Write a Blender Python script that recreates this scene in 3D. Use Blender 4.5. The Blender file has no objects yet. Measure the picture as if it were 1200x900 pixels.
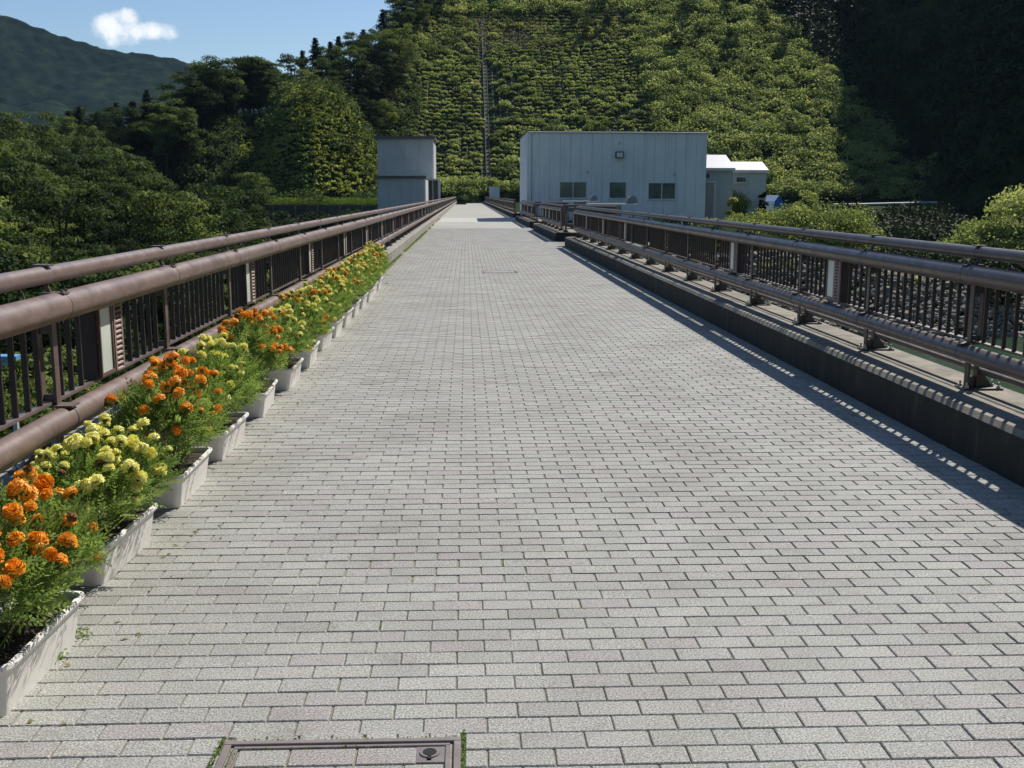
import bpy, math, random
import numpy as np
from mathutils import Matrix, Vector
R = math.radians
random.seed(7); rng = np.random.default_rng(7)
S = bpy.context.scene
COL = S.collection

# ---------------------------------------------------------------- camera
EYE = 1.648
pitch, yaw, roll = 0.1760, 0.0428, 0.0029
cy, sy, cp, sp = math.cos(yaw), math.sin(yaw), math.cos(pitch), math.sin(pitch)
F = Vector((sy*cp, cy*cp, -sp)); R0 = Vector((cy, -sy, 0)); U0 = R0.cross(F)
cr, sr = math.cos(roll), math.sin(roll)
RR = R0*cr + U0*sr; UU = U0*cr - R0*sr
cam_d = bpy.data.cameras.new('camera'); cam = bpy.data.objects.new('camera', cam_d); COL.objects.link(cam)
cam_d.sensor_width = 36; cam_d.lens = 36*1247.8/1200; cam_d.clip_end = 20000; cam_d.clip_start = 0.05
M4 = Matrix((RR, UU, -F)).transposed().to_4x4(); M4.translation = Vector((0, 0, EYE))
cam.matrix_world = M4
S.camera = cam
# ---------------------------------------------------------------- sky and sun
SUN = Vector((0.56, 0.75, 1.0)).normalized()
elev = math.asin(SUN.z); az = math.atan2(SUN.x, SUN.y)
W = bpy.data.worlds.new('World'); S.world = W; W.use_nodes = True
nt = W.node_tree; nt.nodes.clear()
out = nt.nodes.new('ShaderNodeOutputWorld'); bg = nt.nodes.new('ShaderNodeBackground')
sky = nt.nodes.new('ShaderNodeTexSky'); sky.sky_type = 'NISHITA'; sky.sun_disc = False
sky.sun_elevation = elev; sky.sun_rotation = az; sky.altitude = 400; sky.air_density = 1.0; sky.dust_density = 0.6; sky.ozone_density = 2.2
bg.inputs['Strength'].default_value = 0.075
# one small fair-weather cloud, a direction-based noise patch in the sky itself
def wn(t, **k):
    n = nt.nodes.new(t)
    for a, b in k.items(): setattr(n, a, b)
    return n
def wm(op, a, b=None, c=None, clamp=False):
    n = wn('ShaderNodeMath', operation=op, use_clamp=clamp)
    for i, v in enumerate((a, b, c)):
        if v is None: continue
        if isinstance(v, (int, float)): n.inputs[i].default_value = v
        else: nt.links.new(v, n.inputs[i])
    return n.outputs[0]
tc = wn('ShaderNodeTexCoord'); sx = wn('ShaderNodeSeparateXYZ'); nt.links.new(tc.outputs['Generated'], sx.inputs[0])
gx = wm('DIVIDE', sx.outputs[0], sx.outputs[1]); gz = wm('DIVIDE', sx.outputs[2], sx.outputs[1])
cmb = wn('ShaderNodeCombineXYZ'); nt.links.new(gx, cmb.inputs[0]); nt.links.new(gz, cmb.inputs[1])
nz = wn('ShaderNodeTexNoise'); nz.inputs['Scale'].default_value = 55; nz.inputs['Detail'].default_value = 9; nz.inputs['Roughness'].default_value = 0.62
nt.links.new(cmb.outputs[0], nz.inputs['Vector'])
def lobe(cx, cz, rx, rz, k=1.0):
    dx = wm('MULTIPLY', wm('SUBTRACT', gx, cx), 1/rx); dz = wm('MULTIPLY', wm('SUBTRACT', gz, cz), 1/rz)
    return wm('MULTIPLY', wm('SUBTRACT', 1.0, wm('ADD', wm('MULTIPLY', dx, dx), wm('MULTIPLY', dz, dz))), k)
CLOUD = [(-0.312, 0.1455, 0.024, 0.0135, 1), (-0.301, 0.1500, 0.015, 0.013, 1), (-0.275, 0.1420, 0.021, 0.0095, .9), (-0.305, 0.136, 0.020, 0.009, .5), (-0.289, 0.1425, 0.016, 0.0085, .95)]
m = None
for c in CLOUD:
    l = lobe(*c); m = l if m is None else wm('MAXIMUM', m, l)
dens = wm('ADD', wm('MULTIPLY', m, 1.15), wm('MULTIPLY', wm('SUBTRACT', nz.outputs[0], 0.5), 2.9))
mr = wn('ShaderNodeMapRange', interpolation_type='SMOOTHSTEP'); nt.links.new(dens, mr.inputs[0]); mr.inputs[1].default_value = 0.0; mr.inputs[2].default_value = 1.35
front = wm('GREATER_THAN', sx.outputs[1], 0.05)
fac = wm('MULTIPLY', wm('MULTIPLY', mr.outputs[0], front), wm('GREATER_THAN', m, -1.2))
mx = wn('ShaderNodeMix', data_type='RGBA'); nt.links.new(fac, mx.inputs[0]); hs = wn('ShaderNodeHueSaturation'); hs.inputs['Saturation'].default_value = 1.12; hs.inputs['Value'].default_value = 1.2; nt.links.new(sky.outputs[0], hs.inputs['Color']); nt.links.new(hs.outputs[0], mx.inputs[6]); mx.inputs[7].default_value = (12.0, 12.2, 12.5, 1)
nt.links.new(mx.outputs[2], bg.inputs[0]); nt.links.new(bg.outputs[0], out.inputs[0])
sun_d = bpy.data.lights.new('sun', 'SUN'); sun_d.energy = 5.0; sun_d.angle = R(0.53); sun_d.color = (1.0, 0.955, 0.88)
sun = bpy.data.objects.new('sun', sun_d); COL.objects.link(sun)
sun.rotation_euler = SUN.to_track_quat('Z', 'Y').to_euler(); sun.location = (40, 50, 90)
S.view_settings.view_transform = 'Standard'; S.view_settings.look = 'None'; S.view_settings.gamma = 1; S.view_settings.exposure = 0.28
S.view_settings.use_curve_mapping = False
S.render.engine = 'CYCLES'
S.cycles.max_bounces = 6; S.cycles.diffuse_bounces = 3; S.cycles.transmission_bounces = 3; S.cycles.glossy_bounces = 2
S.cycles.transparent_max_bounces = 4; S.cycles.use_denoising = True

# ---------------------------------------------------------------- materials
def nodes(name):
    m = bpy.data.materials.new(name); m.use_nodes = True
    t = m.node_tree; b = t.nodes['Principled BSDF']; return m, t, b
def N(t, typ, **k):
    n = t.nodes.new(typ)
    for a, v in k.items(): setattr(n, a, v)
    return n
def noise(t, scale, detail=4, rough=.55, coord='pos', dim=None):
    n = N(t, 'ShaderNodeTexNoise'); n.inputs['Scale'].default_value = scale; n.inputs['Detail'].default_value = detail; n.inputs['Roughness'].default_value = rough
    if coord == 'pos':
        g = N(t, 'ShaderNodeNewGeometry'); t.links.new(g.outputs['Position'], n.inputs['Vector'])
    elif coord == 'obj':
        g = N(t, 'ShaderNodeTexCoord'); t.links.new(g.outputs['Object'], n.inputs['Vector'])
    else: t.links.new(coord, n.inputs['Vector'])
    return n.outputs[0]
def ramp(t, fac, stops):
    r = N(t, 'ShaderNodeValToRGB'); t.links.new(fac, r.inputs[0]); e = r.color_ramp.elements
    while len(e) < len(stops): e.new(0.5)
    for i, (p, c) in enumerate(stops):
        e[i].position = p; e[i].color = (*c, 1) if len(c) == 3 else c
    return r.outputs[0]
def mixc(t, fac, a, b, mode='MIX'):
    m = N(t, 'ShaderNodeMix', data_type='RGBA', blend_type=mode)
    for i, v in ((0, fac), (6, a), (7, b)):
        if isinstance(v, (int, float)): m.inputs[i].default_value = v
        elif isinstance(v, tuple): m.inputs[i].default_value = (*v, 1) if len(v) == 3 else v
        else: t.links.new(v, m.inputs[i])
    return m.outputs[2]
def mth(t, op, a, b=0.0, clamp=False):
    n = N(t, 'ShaderNodeMath', operation=op, use_clamp=clamp)
    for i, v in enumerate((a, b)):
        if isinstance(v, (int, float)): n.inputs[i].default_value = v
        else: t.links.new(v, n.inputs[i])
    return n.outputs[0]
def bump(t, b, h, strength=.3, dist=.01):
    n = N(t, 'ShaderNodeBump'); n.inputs['Strength'].default_value = strength; n.inputs['Distance'].default_value = dist
    t.links.new(h, n.inputs['Height']); t.links.new(n.outputs[0], b.inputs['Normal'])
def stretch(t, sx_, sy_, sz_):
    g = N(t, 'ShaderNodeNewGeometry'); mp = N(t, 'ShaderNodeMapping'); mp.inputs['Scale'].default_value = (sx_, sy_, sz_)
    t.links.new(g.outputs['Position'], mp.inputs['Vector']); return mp.outputs[0]

def simple(name, col, rough=.6, metal=0., var=.25, scale=6, dirt=None, dirt_amt=.5, bumpy=0.0, bscale=60):
    m, t, b = nodes(name)
    lo = tuple(c*(1-var) for c in col); hi = tuple(min(1, c*(1+var)) for c in col)
    c = ramp(t, noise(t, scale, 5), [(.3, lo), (.7, hi)])
    if dirt:
        f = ramp(t, noise(t, scale*.45+.3, 8, .7), [(.48, (0, 0, 0)), (.66, (1, 1, 1))])
        c = mixc(t, mth(t, 'MULTIPLY', f, dirt_amt), c, dirt)
    t.links.new(c, b.inputs['Base Color']); b.inputs['Roughness'].default_value = rough; b.inputs['Metallic'].default_value = metal
    if bumpy: bump(t, b, noise(t, bscale, 3), bumpy, .004)
    return m

def paver_mat(name, single):
    m, t, b = nodes(name)
    if single: tint = N(t, 'ShaderNodeObjectInfo').outputs['Random']
    else: tint = N(t, 'ShaderNodeAttribute', attribute_name='tint').outputs['Fac']
    base = ramp(t, tint, [(0, (.29, .287, .266)), (.25, (.335, .331, .304)), (.5, (.31, .307, .285)), (.75, (.347, .343, .312)), (.86, (.328, .312, .294)), (1, (.312, .291, .280))])
    spk = ramp(t, noise(t, 150, 3, .7), [(.34, (.42, .41, .40)), (.50, (.98, .98, .98)), (.66, (1.62, 1.62, 1.6))])
    c = mixc(t, 1.0, base, spk, 'MULTIPLY')
    dirt = ramp(t, noise(t, 1.1, 7, .62), [(.36, (.87, .86, .84)), (.56, (1, 1, 1)), (.75, (1.05, 1.05, 1.03))])
    c = mixc(t, 1.0, c, dirt, 'MULTIPLY')
    st = ramp(t, noise(t, 7, 6, .7), [(.30, (.86, .84, .82)), (.45, (1, 1, 1))])
    c = mixc(t, .8, c, st, 'MULTIPLY')
    sp2 = ramp(t, noise(t, 26, 3, .5), [(.24, (.55, .53, .50)), (.30, (1, 1, 1))]); c = mixc(t, .8, c, sp2, 'MULTIPLY')
    wear = ramp(t, noise(t, 2.6, 9, .75), [(.52, (1, 1, 1)), (.70, (.84, .83, .80))]); c = mixc(t, .9, c, wear, 'MULTIPLY')
    # a greener, dirtier fringe along the two kerbs and round the lid
    sp_ = N(t, 'ShaderNodeSeparateXYZ'); g = N(t, 'ShaderNodeNewGeometry'); t.links.new(g.outputs['Position'], sp_.inputs[0])
    e = mth(t, 'ABSOLUTE', mth(t, 'SUBTRACT', sp_.outputs[0], .69)); e = mth(t, 'ADD', e, mth(t, 'MULTIPLY', noise(t, 3, 5), .5))
    ef = ramp(t, mth(t, 'MULTIPLY', e, .3), [(.74, (0, 0, 0)), (.84, (1, 1, 1))])
    c = mixc(t, mth(t, 'MULTIPLY', ef, .45), c, (.20, .19, .14))
    t.links.new(c, b.inputs['Base Color']); b.inputs['Roughness'].default_value = .85
    b.inputs['Specular IOR Level'].default_value = .3
    bump(t, b, noise(t, 170, 2), .55, .0025)
    return m
M = {}
M['paver1'] = paver_mat('concrete_paver', True); M['paverN'] = paver_mat('concrete_paver_field', False)
m, t, b = nodes('joint_sand')
c = ramp(t, noise(t, 60, 3), [(.3, (.16, .145, .115)), (.7, (.28, .255, .20))])
c = mixc(t, ramp(t, noise(t, 1.7, 6, .7), [(.56, (0, 0, 0)), (.66, (1, 1, 1))]), c, (.07, .10, .025))
t.links.new(c, b.inputs['Base Color']); b.inputs['Roughness'].default_value = 1; M['sand'] = m
# far paving: brick courses too small to build
m, t, b = nodes('far_paving')
g = N(t, 'ShaderNodeNewGeometry'); br = N(t, 'ShaderNodeTexBrick'); br.inputs['Scale'].default_value = 1; br.inputs['Brick Width'].default_value = .2; br.inputs['Row Height'].default_value = .1
br.inputs['Mortar Size'].default_value = .004; br.inputs['Color1'].default_value = (.33, .325, .295, 1); br.inputs['Color2'].default_value = (.37, .365, .33, 1); br.inputs['Mortar'].default_value = (.17, .15, .12, 1)
t.links.new(g.outputs['Position'], br.inputs['Vector'])
c = mixc(t, 1., br.outputs[0], ramp(t, noise(t, .35, 6, .65), [(.3, (.82, .81, .79)), (.7, (1.08, 1.08, 1.07))]), 'MULTIPLY')
t.links.new(c, b.inputs['Base Color']); b.inputs['Roughness'].default_value = .85; M['farpave'] = m
M['strip'] = simple('pale_concrete_strip', (.40, .395, .36), .8, var=.15)

def concrete(name, col, streak=.5, face=0):
    m, t, b = nodes(name)
    c = ramp(t, noise(t, 9, 8, .65), [(.3, tuple(x*.72 for x in col)), (.7, tuple(x*1.18 for x in col))])
    s = ramp(t, noise(t, 1, 6, .7, coord=stretch(t, 2.3, 2.3, .5)), [(.42, (0, 0, 0)), (.62, (1, 1, 1))])
    c = mixc(t, mth(t, 'MULTIPLY', s, streak), c, (.055, .055, .045))
    s2 = ramp(t, noise(t, 2.2, 7, .7), [(.60, (0, 0, 0)), (.70, (1, 1, 1))])
    c = mixc(t, mth(t, 'MULTIPLY', s2, .35), c, (.06, .075, .03))
    # pale lime runs
    s3 = ramp(t, noise(t, 1, 4, .6, coord=stretch(t, 3.1, 3.1, .35)), [(.66, (0, 0, 0)), (.74, (1, 1, 1))])
    c = mixc(t, mth(t, 'MULTIPLY', s3, .3), c, (.42, .40, .36))
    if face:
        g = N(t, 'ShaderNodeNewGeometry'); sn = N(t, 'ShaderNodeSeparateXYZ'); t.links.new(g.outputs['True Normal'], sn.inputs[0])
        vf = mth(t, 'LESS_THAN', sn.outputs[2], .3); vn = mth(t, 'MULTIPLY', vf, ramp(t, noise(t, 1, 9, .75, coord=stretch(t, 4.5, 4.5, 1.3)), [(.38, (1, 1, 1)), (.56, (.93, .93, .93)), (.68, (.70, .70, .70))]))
        c = mixc(t, mth(t, 'MULTIPLY', vn, face), c, (.014, .015, .011))  # upright faces near black: algae stain plus shade put into the colour
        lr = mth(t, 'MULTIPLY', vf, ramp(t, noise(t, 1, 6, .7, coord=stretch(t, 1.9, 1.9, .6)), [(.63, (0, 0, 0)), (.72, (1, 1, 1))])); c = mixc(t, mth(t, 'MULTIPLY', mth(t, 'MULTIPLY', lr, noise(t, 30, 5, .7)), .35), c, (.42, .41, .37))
    t.links.new(c, b.inputs['Base Color']); b.inputs['Roughness'].default_value = .92
    bump(t, b, noise(t, 90, 4), .5, .004); return m
M['kerb'] = concrete('weathered_kerb_concrete', (.30, .28, .245), .35)
M['kerbdark'] = concrete('stained_kerb_concrete_painted_shade', (.27, .24, .19), .45, .96)
M['conc'] = concrete('dam_concrete', (.30, .29, .27), .4)

def paint(name, col, rough=.42, worn=(.42, .33, .31), amt=.5):
    m, t, b = nodes(name)
    c = ramp(t, noise(t, 5, 7, .65), [(.3, tuple(x*.8 for x in col)), (.7, tuple(x*1.2 for x in col))])
    f = ramp(t, noise(t, 14, 8, .72), [(.52, (0, 0, 0)), (.7, (1, 1, 1))])
    c = mixc(t, mth(t, 'MULTIPLY', f, amt), c, worn)
    c = mixc(t, mth(t, 'MULTIPLY', ramp(t, noise(t, 2.3, 8, .7), [(.5, (0, 0, 0)), (.62, (1, 1, 1))]), .35), c, tuple(x*.45 for x in col))
    c = mixc(t, mth(t, 'MULTIPLY', ramp(t, noise(t, 33, 5, .7), [(.66, (0, 0, 0)), (.71, (1, 1, 1))]), .55), c, (.13, .06, .03))
    t.links.new(c, b.inputs['Base Color']); b.inputs['Roughness'].default_value = rough
    r = ramp(t, noise(t, 8, 6), [(.3, (rough*.8,)*3), (.7, (min(1, rough*1.4),)*3)]); t.links.new(r, b.inputs['Roughness'])
    return m
M['pipeL'] = paint('faded_mauve_brown_paint', (.18, .125, .108), .38, (.28, .21, .185), .55)
M['pipeR'] = paint('weathered_brown_paint', (.095, .070, .062), .33, (.125, .10, .09), .25)
M['bar'] = paint('dark_brown_paint', (.05, .034, .031), .42, (.10, .078, .07), .3)
M['postR'] = paint('dark_post_paint', (.075, .062, .057), .4, (.13, .115, .11), .4)
M['post'] = paint('brown_post_paint', (.14, .10, .09), .42, (.25, .2, .19), .4)
M['bolt'] = simple('bolt_steel', (.5, .48, .46), .35, .8)
M['lampglass'] = simple('frosted_lamp_glass', (.60, .66, .60), .25, 0, .08, 5)
M['louvre'] = paint('light_brown_louvre_paint', (.32, .235, .20), .5, (.42, .33, .3), .3)
M['planter'] = simple('cream_plastic', (.80, .77, .74), .4, 0, .04, 8, (.55, .50, .44), .25)
M['soil2'] = simple('wilted_petals', (.28, .13, .04), .9, 0, .4, 60)
M['soil'] = simple('potting_soil', (.05, .035, .022), 1, 0, .5, 60, bumpy=.8)
M['lid'] = paint('brown_cast_frame', (.19, .16, .15), .5, (.28, .24, .23), .5)
M['black'] = simple('black_hole', (.012, .012, .012), .9)
def cladding(name, col):
    m, t, b = nodes(name)
    c = ramp(t, noise(t, .5, 6, .6), [(.3, tuple(x*.92 for x in col)), (.7, tuple(min(1, x*1.05) for x in col))])
    s = ramp(t, noise(t, 1, 6, .7, coord=stretch(t, 2.6, 2.6, .22)), [(.50, (0, 0, 0)), (.75, (1, 1, 1))])
    c = mixc(t, mth(t, 'MULTIPLY', s, .55), c, tuple(x*.60 for x in col))
    t.links.new(c, b.inputs['Base Color']); b.inputs['Roughness'].default_value = .6; return m
M['clad'] = cladding('pale_blue_grey_cladding', (.72, .765, .755))
M['clad2'] = cladding('grey_cladding', (.52, .555, .55))
M['tower'] = cladding('grey_tower_render', (.47, .50, .495))
M['trimdark'] = simple('dark_trim', (.10, .10, .10), .6, var=.3)
M['trim'] = simple('pale_trim', (.62, .64, .64), .5, var=.08)
M['roof'] = simple('pale_sheet_roof', (.50, .495, .505), .45, var=.08)
M['door'] = simple('beige_grey_door', (.42, .38, .38), .6, var=.06)
m, t, b = nodes('window_glass'); b.inputs['Roughness'].default_value = .12; b.inputs['Base Color'].default_value = (.045, .065, .05, 1)
c = ramp(t, noise(t, .9, 3), [(.35, (.07, .095, .08)), (.65, (.17, .21, .17))]); t.links.new(c, b.inputs['Base Color']); M['glass'] = m
M['tarp'] = simple('blue_tarpaulin', (.05, .22, .62), .45, var=.2, scale=3)
M['tarpw'] = simple('pale_tarpaulin', (.70, .74, .80), .4, var=.06, scale=3)
M['railwhite'] = simple('white_guardrail', (.62, .68, .70), .5, var=.1)
M['cabinet'] = simple('grey_metal', (.55, .55, .57), .35, .4, .1)
M['hood'] = simple('weathered_grey_hood', (.22, .22, .23), .4, .3, .15)
M['orange_c'] = simple('orange_plastic', (.75, .33, .06), .5)
M['bark'] = simple('bark', (.10, .078, .058), .95, 0, .4, 5, bumpy=.6, bscale=20)
M['rock'] = simple('riprap_rock', (.23, .205, .165), .95, 0, .35, 2.5, (.10, .10, .075), .6, bumpy=.6, bscale=6)
M['lattice'] = simple('mossy_concrete_lattice', (.09, .095, .06), .95, 0, .4, 2)
M['blueroof'] = simple('blue_roof_sheet', (.14, .33, .55), .4, var=.1)
def ground(name, stops, scale, rough=1):
    m, t, b = nodes(name); c = ramp(t, noise(t, scale, 10, .68), stops)
    t.links.new(c, b.inputs['Base Color']); b.inputs['Roughness'].default_value = rough; b.inputs['Specular IOR Level'].default_value = .05
    bump(t, b, noise(t, scale*6, 6, .7), 1.0, .6); return m
M['terrain'] = ground('leafy_undergrowth', [(.25, (.016, .022, .010)), (.5, (.035, .055, .018)), (.75, (.06, .085, .028))], .5)
M['grass'] = ground('grassy_bank', [(.25, (.07, .11, .02)), (.5, (.13, .19, .035)), (.75, (.19, .25, .06))], .7)

def leaf(name, stops, trans=.35, attr='tint', nscale=.35, rnd=.0):
    m, t, b = nodes(name)
    a = N(t, 'ShaderNodeAttribute', attribute_name=attr).outputs['Fac']
    n = noise(t, nscale, 4, .6)
    f = mth(t, 'ADD', mth(t, 'MULTIPLY', a, .55), mth(t, 'MULTIPLY', mth(t, 'SUBTRACT', n, .5), 1.3))
    if rnd: f = mth(t, 'ADD', f, mth(t, 'MULTIPLY', mth(t, 'SUBTRACT', N(t, 'ShaderNodeObjectInfo').outputs['Random'], .3), rnd))
    else: f = mth(t, 'ADD', f, .2)
    c = ramp(t, f, stops)
    b.inputs['Roughness'].default_value = .7; b.inputs['Specular IOR Level'].default_value = .12
    t.links.new(c, b.inputs['Base Color'])
    tr = N(t, 'ShaderNodeBsdfTranslucent'); t.links.new(mixc(t, 1., c, (1.2, 1.2, .75), 'MULTIPLY'), tr.inputs[0])
    ms = N(t, 'ShaderNodeMixShader'); ms.inputs[0].default_value = trans
    t.links.new(b.outputs[0], ms.inputs[1]); t.links.new(tr.outputs[0], ms.inputs[2])
    t.links.new(ms.outputs[0], t.nodes['Material Output'].inputs[0]); return m
M['broad'] = leaf('broadleaf_foliage', [(0, (.017, .032, .010)), (.3, (.042, .073, .021)), (.62, (.108, .152, .042)), (1, (.23, .28, .08))], .36, rnd=.8)
M['conif'] = leaf('conifer_needles', [(0, (.012, .026, .010)), (.5, (.024, .046, .016)), (1, (.045, .072, .025))], .12, rnd=.4)
M['vine'] = leaf('slope_vines', [(0, (.06, .09, .03)), (.3, (.16, .21, .07)), (.62, (.33, .38, .14)), (1, (.52, .53, .26))], .5, nscale=.16)
M['grassblade'] = leaf('bank_grass', [(0, (.09, .14, .02)), (.5, (.16, .23, .035)), (1, (.25, .30, .07))], .35, nscale=.2)
M['moundveg'] = leaf('mound_creeper', [(0, (.12, .16, .04)), (.4, (.26, .31, .08)), (.75, (.42, .45, .12)), (1, (.52, .50, .18))], .55, nscale=.09)
M['dry'] = leaf('dry_grass', [(0, (.20, .20, .08)), (.5, (.32, .28, .13)), (1, (.40, .28, .20))], .4, nscale=.3)
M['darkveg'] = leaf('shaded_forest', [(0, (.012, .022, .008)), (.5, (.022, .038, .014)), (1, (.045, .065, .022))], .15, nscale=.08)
M['mari'] = leaf('marigold_leaf', [(0, (.08, .14, .04)), (.5, (.20, .29, .085)), (1, (.38, .47, .19))], .45, nscale=9)
def petal(name, a_, b_):
    m, t, b = nodes(name); at = N(t, 'ShaderNodeAttribute', attribute_name='tint').outputs['Fac']
    o = N(t, 'ShaderNodeObjectInfo').outputs['Random']
    c = mixc(t, mth(t, 'MULTIPLY', mth(t, 'ADD', at, o), .5), a_, b_); t.links.new(c, b.inputs['Base Color']); b.inputs['Roughness'].default_value = .6
    tr = N(t, 'ShaderNodeBsdfTranslucent'); t.links.new(c, tr.inputs[0]); ms = N(t, 'ShaderNodeMixShader'); ms.inputs[0].default_value = .25
    t.links.new(b.outputs[0], ms.inputs[1]); t.links.new(tr.outputs[0], ms.inputs[2]); t.links.new(ms.outputs[0], t.nodes['Material Output'].inputs[0]); return m
M['orange'] = petal('orange_petals', (1.0, .36, .012), (1.0, .55, .05))
M['yellow'] = petal('yellow_petals', (.95, .88, .16), (1.0, .97, .40))

# ---------------------------------------------------------------- mesh helpers
class MB:
    def __init__(s): s.v = []; s.f = []; s.sm = []
    def add(s, vs, fs, smooth=False):
        o = len(s.v); s.v += [tuple(p) for p in vs]; s.f += [tuple(i+o for i in q) for q in fs]; s.sm += [smooth]*len(fs)
    def box(s, x0, x1, y0, y1, z0, z1, ch=0.0):
        if ch <= 0:
            vs = [(x0, y0, z0), (x1, y0, z0), (x1, y1, z0), (x0, y1, z0), (x0, y0, z1), (x1, y0, z1), (x1, y1, z1), (x0, y1, z1)]
            s.add(vs, [(0, 3, 2, 1), (4, 5, 6, 7), (0, 1, 5, 4), (1, 2, 6, 5), (2, 3, 7, 6), (3, 0, 4, 7)])
        else:
            c = ch
            vs = [(x0, y0, z0), (x1, y0, z0), (x1, y1, z0), (x0, y1, z0), (x0, y0, z1-c), (x1, y0, z1-c), (x1, y1, z1-c), (x0, y1, z1-c),
                  (x0+c, y0+c, z1), (x1-c, y0+c, z1), (x1-c, y1-c, z1), (x0+c, y1-c, z1)]
            s.add(vs, [(0, 3, 2, 1), (8, 9, 10, 11), (0, 1, 5, 4), (1, 2, 6, 5), (2, 3, 7, 6), (3, 0, 4, 7), (4, 5, 9, 8), (5, 6, 10, 9), (6, 7, 11, 10), (7, 4, 8, 11)])
    def tube(s, pts, rad, n=16, cap=True, smooth=True):
        pts = [Vector(p) for p in pts]; rs = rad if isinstance(rad, (list, tuple)) else [rad]*len(pts)
        vs = []; 
        for i, p in enumerate(pts):
            a = pts[min(i+1, len(pts)-1)] - pts[max(i-1, 0)]; a.normalize()
            u = a.cross(Vector((0, 0, 1))); 
            if u.length < .01: u = Vector((1, 0, 0))
            u.normalize(); w = u.cross(a)
            vs += [p + (u*math.cos(2*math.pi*k/n) + w*math.sin(2*math.pi*k/n))*rs[i] for k in range(n)]
        fs = []
        for i in range(len(pts)-1):
            for k in range(n): fs.append((i*n+k, i*n+(k+1) % n, (i+1)*n+(k+1) % n, (i+1)*n+k))
        s.add(vs, fs, smooth)
        if cap:
            s.add(vs[:n], [tuple(range(n))]); s.add(vs[-n:], [tuple(range(n-1, -1, -1))])
    def mesh(s, name, mat):
        me = bpy.data.meshes.new(name); me.from_pydata(s.v, [], s.f); me.materials.append(mat)
        me.polygons.foreach_set('use_smooth', s.sm); me.update(); return me
    def build(s, name, mat, parent=None): return link(name, s.mesh(name, mat), parent)
def link(name, me, parent=None, loc=None, rz=None, scale=None):
    o = bpy.data.objects.new(name, me); COL.objects.link(o)
    if parent is not None: o.parent = parent
    if loc is not None: o.location = loc
    if rz is not None: o.rotation_euler = (0, 0, rz)
    if scale is not None: o.scale = scale if isinstance(scale, (tuple, list)) else (scale,)*3
    return o
def tag(o, label=None, cat=None, group=None, kind=None):
    if label: o['label'] = label
    if cat: o['category'] = cat
    if group: o['group'] = group
    if kind: o['kind'] = kind
    return o
def empty(name, loc=(0, 0, 0)): return link(name, None, None, loc)
def struct(name, mb, mat): return tag(mb.build(name, mat), kind='structure')
def quads_mesh(name, P, mat, tint=None, smooth=False):
    """P: (n,4,3) quads"""
    n = len(P); me = bpy.data.meshes.new(name)
    me.vertices.add(n*4); me.vertices.foreach_set('co', P.reshape(-1).astype(np.float32))
    me.loops.add(n*4); me.loops.foreach_set('vertex_index', np.arange(n*4, dtype=np.int32))
    me.polygons.add(n); me.polygons.foreach_set('loop_start', np.arange(0, n*4, 4, dtype=np.int32)); me.polygons.foreach_set('loop_total', np.full(n, 4, np.int32))
    if tint is not None:
        a = me.attributes.new('tint', 'FLOAT', 'FACE'); a.data.foreach_set('value', tint.astype(np.float32))
    me.materials.append(mat); me.update(calc_edges=True); return me
def unit(v): return v/np.maximum(np.linalg.norm(v, axis=-1, keepdims=True), 1e-9)
def leaves(C, Nn, L, Wd, jit=.6, r=rng):
    """rhombic leaves at C facing about Nn"""
    n = len(C); nn = unit(Nn + r.normal(0, jit, (n, 3))); a = unit(np.cross(nn, r.normal(0, 1, (n, 3)))); b_ = np.cross(nn, a)
    L = np.broadcast_to(L, (n,))[:, None]*r.uniform(.7, 1.3, (n, 1)); Wd = np.broadcast_to(Wd, (n,))[:, None]*r.uniform(.7, 1.3, (n, 1))
    bend = nn*L*.12
    return np.stack([C - a*L*.5 - bend, C + b_*Wd*.5, C + a*L*.5 - bend, C - b_*Wd*.5], 1)
def blob_leaves(cs, rs, per, L, Wd, squash=.8, shell=(.62, 1.0), jit=.6, r=rng, up=.0):
    """leaves spread through blobs; cs (m,3), rs (m,)"""
    m_ = len(cs); per = np.broadcast_to(per, (m_,)).astype(int); idx = np.repeat(np.arange(m_), per)
    d = unit(r.normal(0, 1, (len(idx), 3))); d[:, 2] = np.where(d[:, 2] < -.35, -d[:, 2]*.6, d[:, 2]); d = unit(d)
    q = r.uniform(shell[0], shell[1], len(idx))[:, None]
    off = d*q*rs[idx][:, None]; off[:, 2] *= squash
    P = cs[idx] + off; nn = d.copy(); nn[:, 2] += up
    tint = np.clip(r.uniform(0, 1, m_)[idx]*.6 + r.uniform(0, .4, len(idx)), 0, 1)
    Ls = L[idx] if isinstance(L, np.ndarray) else L; Ws = Wd[idx] if isinstance(Wd, np.ndarray) else Wd
    return leaves(P, unit(nn), Ls, Ws, jit, r), tint

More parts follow.
